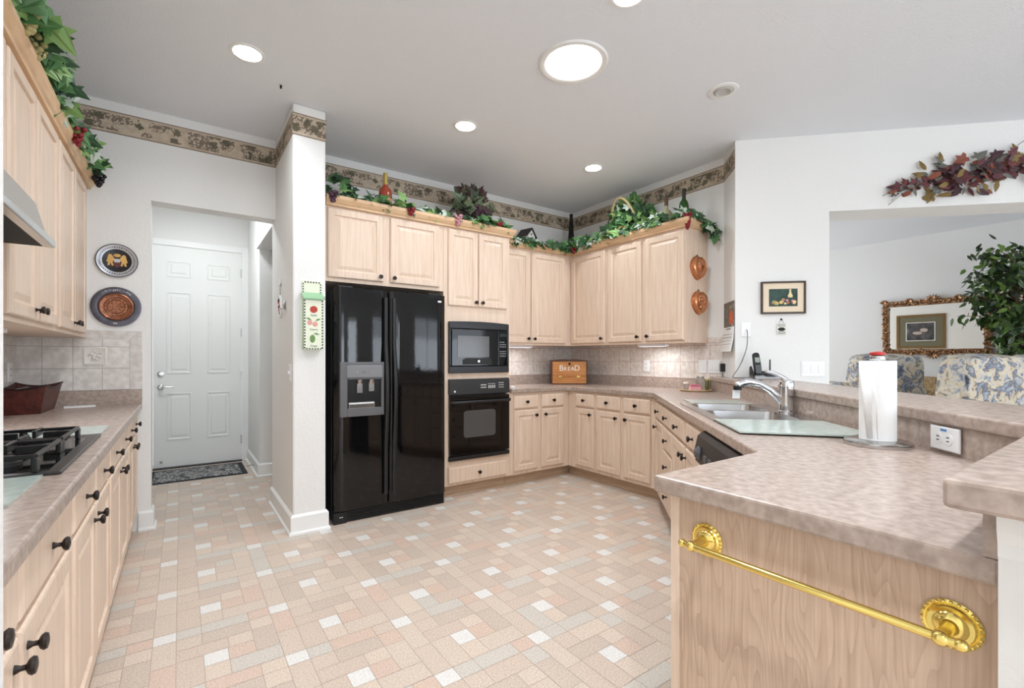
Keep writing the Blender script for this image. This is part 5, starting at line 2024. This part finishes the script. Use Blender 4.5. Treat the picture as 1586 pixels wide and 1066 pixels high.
# ================================================================== LIVING ROOM BEYOND THE BAR
def mirror():
    LIV = Frame(8.6, 0, -90)        # x = -Y
    cy, cz, w, h = 1.92, 1.64, 1.18, .80
    t = thing('gilt_mirror', 'large ornate gilt framed mirror on the living room wall', 'mirror', LIV.w(-cy, -.002, cz), LIV.a)
    GILT = mat('gilt_carving', (188, 146, 106), .35, .75, c2=(104, 74, 52), ns=30, bump=.5, bs=30)
    bm = BM()
    fw = .10
    for a in ((-w / 2, w / 2, -h / 2, -h / 2 + fw), (-w / 2, w / 2, h / 2 - fw, h / 2), (-w / 2, -w / 2 + fw, -h / 2 + fw, h / 2 - fw), (w / 2 - fw, w / 2, -h / 2 + fw, h / 2 - fw)):
        box(bm, a[0] + .015, a[1] - .015, -.05, 0, a[2] + .012, a[3] - .012)
    rng = random.Random(7)

    def scrolls(x0, z0, x1, z1, n):
        for k in range(n):
            u = (k + .5) / n
            x, z = x0 + (x1 - x0) * u, z0 + (z1 - z0) * u
            r = rng.uniform(.018, .034)
            pts = []
            s = rng.choice((-1, 1))
            for j in range(9):
                a = j * .75
                rr_ = r * (1 - j * .09)
                pts.append((x + s * rr_ * math.cos(a) + rng.uniform(-.004, .004), -.056 - .004 * j * .5, z + rr_ * math.sin(a)))
            tube(bm, pts, [.011 - .0007 * j for j in range(9)], 6)
            ball(bm, (x + rng.uniform(-.03, .03), -.055, z + rng.uniform(-.03, .03)), rng.uniform(.014, .024), sub=1, sc=(1.3, .8, 1))
    e = fw / 2
    scrolls(-w / 2 + e, h / 2 - e, w / 2 - e, h / 2 - e, 22)
    scrolls(-w / 2 + e, -h / 2 + e, w / 2 - e, -h / 2 + e, 22)
    scrolls(-w / 2 + e, -h / 2 + e, -w / 2 + e, h / 2 - e, 14)
    scrolls(w / 2 - e, -h / 2 + e, w / 2 - e, h / 2 - e, 14)
    for sx, sz in ((0, 1), (0, -1), (-.47, 1), (.47, 1), (-.47, -1), (.47, -1), (.22, 1), (-.22, 1), (.22, -1), (-.22, -1)):
        L = .09 if sx == 0 else .055
        for k in range(7):
            a = R(-75 + k * 25)
            x = sx * w
            z = sz * (h / 2 - .03)
            tube(bm, [(x, -.05, z), (x + L * .6 * math.sin(a), -.07, z + sz * L * .6 * math.cos(a)), (x + L * math.sin(a), -.055, z + sz * L * .9 * math.cos(a))], [.014, .013, .007], 6)
    mesh('carved_frame', bm, GILT, t, smooth=50)
    mesh('mirror_glass', B(-w / 2 + fw - .01, w / 2 - fw + .01, -.02, -.006, -h / 2 + fw - .01, h / 2 - fw + .01), mat('silvered_glass', (235, 232, 226), .01, 1), t)


mirror()
# picture on the living room side of the kitchen wall, seen in the mirror
BACKR = Frame(3.99, 0, 90)
N = Nodes('dusk_landscape', .6)
nn = N.n('ShaderNodeTexNoise', {0: N.tc.outputs['Object'], 'Scale': 7.0, 'Detail': 4.0})
t, pr, iw, ih = picture('framed_picture', 'gold framed picture of pale birds, seen reflected in the gilt mirror', BACKR, 3.17, 1.78, .83, .74, .05, .13, mat('antique_gold', (120, 92, 52), .45, .3),
                        mat('olive_mat', (112, 108, 88), .8), N.out(N.ramp(nn.outputs['Fac'], [(.35, (38, 40, 44)), (.6, (84, 80, 82)), (.75, (130, 124, 122))])))
bm = BM()
for a in ((-iw / 2 - .012, iw / 2 + .012, -ih / 2 - .012, -ih / 2), (-iw / 2 - .012, iw / 2 + .012, ih / 2, ih / 2 + .012), (-iw / 2 - .012, -iw / 2, -ih / 2, ih / 2), (iw / 2, iw / 2 + .012, -ih / 2, ih / 2)):
    box(bm, a[0], a[1], -.0135, -.0121, a[2], a[3])
mesh('inner_mat', bm, PAPER, t)
bm = BM()
ball(bm, (.05, -.0136, -.03), .07, sub=2, sc=(1.2, .02, .5))
ball(bm, (-.06, -.0136, .03), .07, sub=2, sc=(1, .02, .6))
mesh('painted_birds', bm, mat('pale_bird', (186, 172, 162), .7), pr, smooth=60)

FLOR = floral_mat('blue_cream_floral', [(.30, (66, 70, 84)), (.37, (122, 130, 144)), (.42, (190, 190, 188)), (.47, (222, 212, 192)), (.52, (206, 190, 164)), (.555, (96, 102, 118)), (.60, (160, 170, 186)), (.68, (216, 204, 186)), (.76, (88, 84, 84))], 6.0)
GOLDF = floral_mat('gold_black_floral', [(.32, (52, 46, 42)), (.42, (150, 120, 82)), (.55, (196, 168, 124)), (.66, (96, 78, 58)), (.75, (210, 190, 150))], 9.0)
PIPE = mat('dark_piping', (70, 72, 84), .8)


def cushion(name, parent, c, sx, sy, sz, m, puff=.25, rot=0, tilt=0, pipe=None):
    bm = BM()
    bmesh.ops.create_cube(bm, size=2)
    bmesh.ops.subdivide_edges(bm, edges=bm.edges, cuts=7, use_grid_fill=True)
    for v in bm.verts:
        x, y, z = v.co
        s = (1 - .32 * abs(x) ** 4 * 1) * (1 - .32 * abs(z) ** 4)
        v.co = Vector((x * sx * (1 - .05 * z * z), y * sy * (.45 + .55 * s * (1 - puff * (x * x + z * z) * .5)), z * sz * (1 - .06 * x * x)))
    M = Matrix.Rotation(rot, 4, 'Z') @ Matrix.Rotation(tilt, 4, 'X')
    for v in bm.verts:
        v.co = M @ v.co + Vector(c)
    o = mesh(name, bm, m, parent, smooth=80)
    md = o.modifiers.new('round', 'SUBSURF')
    md.levels = md.render_levels = 1
    if pipe:
        b2 = BM()
        pts = []
        for k in range(33):
            a = 2 * PI * k / 32
            ca, sa = math.cos(a), math.sin(a)
            pts.append(M @ Vector((sx * .95 * math.copysign(abs(ca) ** .35, ca), -sy * .62, sz * .95 * math.copysign(abs(sa) ** .35, sa))) + Vector(c))
        tube(b2, pts, .007, 6)
        mesh('piping', b2, pipe, o, smooth=60)
    return o


def seating():
    # the sofa whose back rises behind the bar; it faces the mirror wall
    ang = R(-45)
    F = Frame(5.55, 1.28, -33)
    t = thing('floral_sofa', 'blue and cream floral sofa with loose back cushions behind the bar', 'sofa', F.w(0, 0, 0), F.a)
    mesh('base', B(-.05, 2.1, -.25, .75, .08, .48), FLOR, t, bevel=.05)
    mesh('back', B(-.02, 2.07, -.28, -.05, .35, .98), FLOR, t, bevel=.06)
    for x in (.02, 2.03):
        cushion('armrest', t, (x, .28, .62), .13, .48, .2, FLOR)
    for k in range(3):
        cushion('back_cushion', t, (.36 + k * .68, -.16, .99), .36, .17, .24, FLOR, rot=R((8, -6, 4)[k]), tilt=R(8), pipe=PIPE)
        cushion('seat_cushion', t, (.36 + k * .68, .4, .52), .34, .36, .1, FLOR)
    for x in (.05, 2.0):
        for y in (-.2, .68):
            mesh('leg', B(x - .03, x + .03, y - .03, y + .03, 0, .08), VINE, t)
    # high backed chair near the wall
    F = Frame(6.6, 1.98, -40)
    t = thing('floral_armchair', 'high backed floral armchair seen left of and behind the paper towels', 'armchair', F.w(0, 0, 0), F.a)
    mesh('base', B(-.36, .36, -.05, .62, .1, .45), FLOR, t, bevel=.05)
    cushion('back', t, (0, -.10, .83), .36, .14, .42, FLOR, rot=0, tilt=R(6), pipe=PIPE)
    for s in (-1, 1):
        cushion('armrest', t, (s * .38, .22, .72), .12, .36, .2, FLOR, pipe=PIPE)
    cushion('seat_cushion', t, (0, .3, .5), .33, .32, .1, FLOR)
    for x in (-.3, .3):
        for y in (0, .56):
            mesh('leg', B(x - .025, x + .025, y - .025, y + .025, 0, .1), VINE, t)
    # gold patterned seat between them
    F = Frame(8.28, 2.06, -90)
    t = thing('gold_settee', 'low gold patterned settee between the armchair and the floral sofa', 'settee', F.w(0, 0, 0), F.a)
    mesh('base', B(-.35, .35, -.02, .16, .08, .42), GOLDF, t, bevel=.03)
    cushion('back', t, (0, .06, .68), .36, .10, .27, GOLDF)
    for x in (-.3, .3):
        mesh('leg', B(x - .025, x + .025, .04, .09, 0, .08), VINE, t)


seating()


def ficus():
    p = Vector((7.85, .98, 0))
    t = thing('ficus_tree', 'leafy ficus tree standing at the right beside the gilt mirror', 'plant', p)
    bm = BM()
    lathe(bm, [(.13, 0), (.18, .3), (.19, .32), (.17, .32), (.15, .27), (.001, .27)], 28)
    mesh('pot', bm, WICKER, t, smooth=40)
    bm = BM()
    rng = random.Random(77)
    ends = []
    for k in range(3):
        a = k * 2.1
        tube(bm, [(.03 * math.cos(a), .03 * math.sin(a), .27), (.05 * math.cos(a + 1), .05 * math.sin(a + 1), .8), (.03 * math.cos(a + 2), .03 * math.sin(a + 2), 1.3), (.06 * math.cos(a), .06 * math.sin(a), 1.9)], [.018, .016, .014, .009], 7)
    for k in range(64):
        z = rng.uniform(1.0, 2.4)
        a = rng.uniform(0, 2 * PI)
        L = rng.uniform(.28, .62) * (1 - .35 * abs(z - 1.75) / .8)
        e = Vector((L * math.cos(a), L * math.sin(a), z + rng.uniform(.0, .28)))
        s = Vector((.03 * math.cos(a), .03 * math.sin(a), z - .15))
        m_ = s.lerp(e, .55) + Vector((0, 0, .07))
        tube(bm, [s, m_, e], [.008, .005, .003], 5)
        ends.append((s, m_, e))
    mesh('trunk', bm, VINE, t, smooth=60)
    bm = BM()
    for s, m_, e in ends:
        for k in range(34):
            u = rng.uniform(.2, 1.05)
            b = s.lerp(m_, u * 2) if u < .5 else m_.lerp(e, (u - .5) * 2)
            b = b + Vector((rng.gauss(0, .05), rng.gauss(0, .05), rng.gauss(0, .045)))
            leaf(bm, b, (rng.uniform(-1, 1), rng.uniform(-1, 1), rng.uniform(-.1, 1)), (rng.uniform(-1, 1), rng.uniform(-1, 1), rng.uniform(-1.3, .1)), rng.uniform(.075, .115), rng.choices(range(3), (5, 2, 3))[0], OVAL)
    mesh('foliage', bm, FICUSL, t)


ficus()
# pale pink drape hanging on the wall right of the mirror
bm = BM()
pts = []
for k in range(41):
    pts.append((k * .03, -.03 - .022 * math.sin(k * 1.1)))
a = [bm.verts.new((x, y, .02)) for x, y in pts]
b = [bm.verts.new((x, y, 2.05)) for x, y in pts]
for i in range(40):
    bm.faces.new((a[i], a[i + 1], b[i + 1], b[i]))
o = mesh('pink_curtain', bm, mat('pale_pink_cloth', (226, 196, 184), .85), loc=(8.57, 1.27, 0), rz=R(-90), smooth=80)
md = o.modifiers.new('thickness', 'SOLIDIFY')
md.thickness = .004
tag(o, 'pale pink drape glimpsed through the ficus leaves right of the mirror', 'curtain')
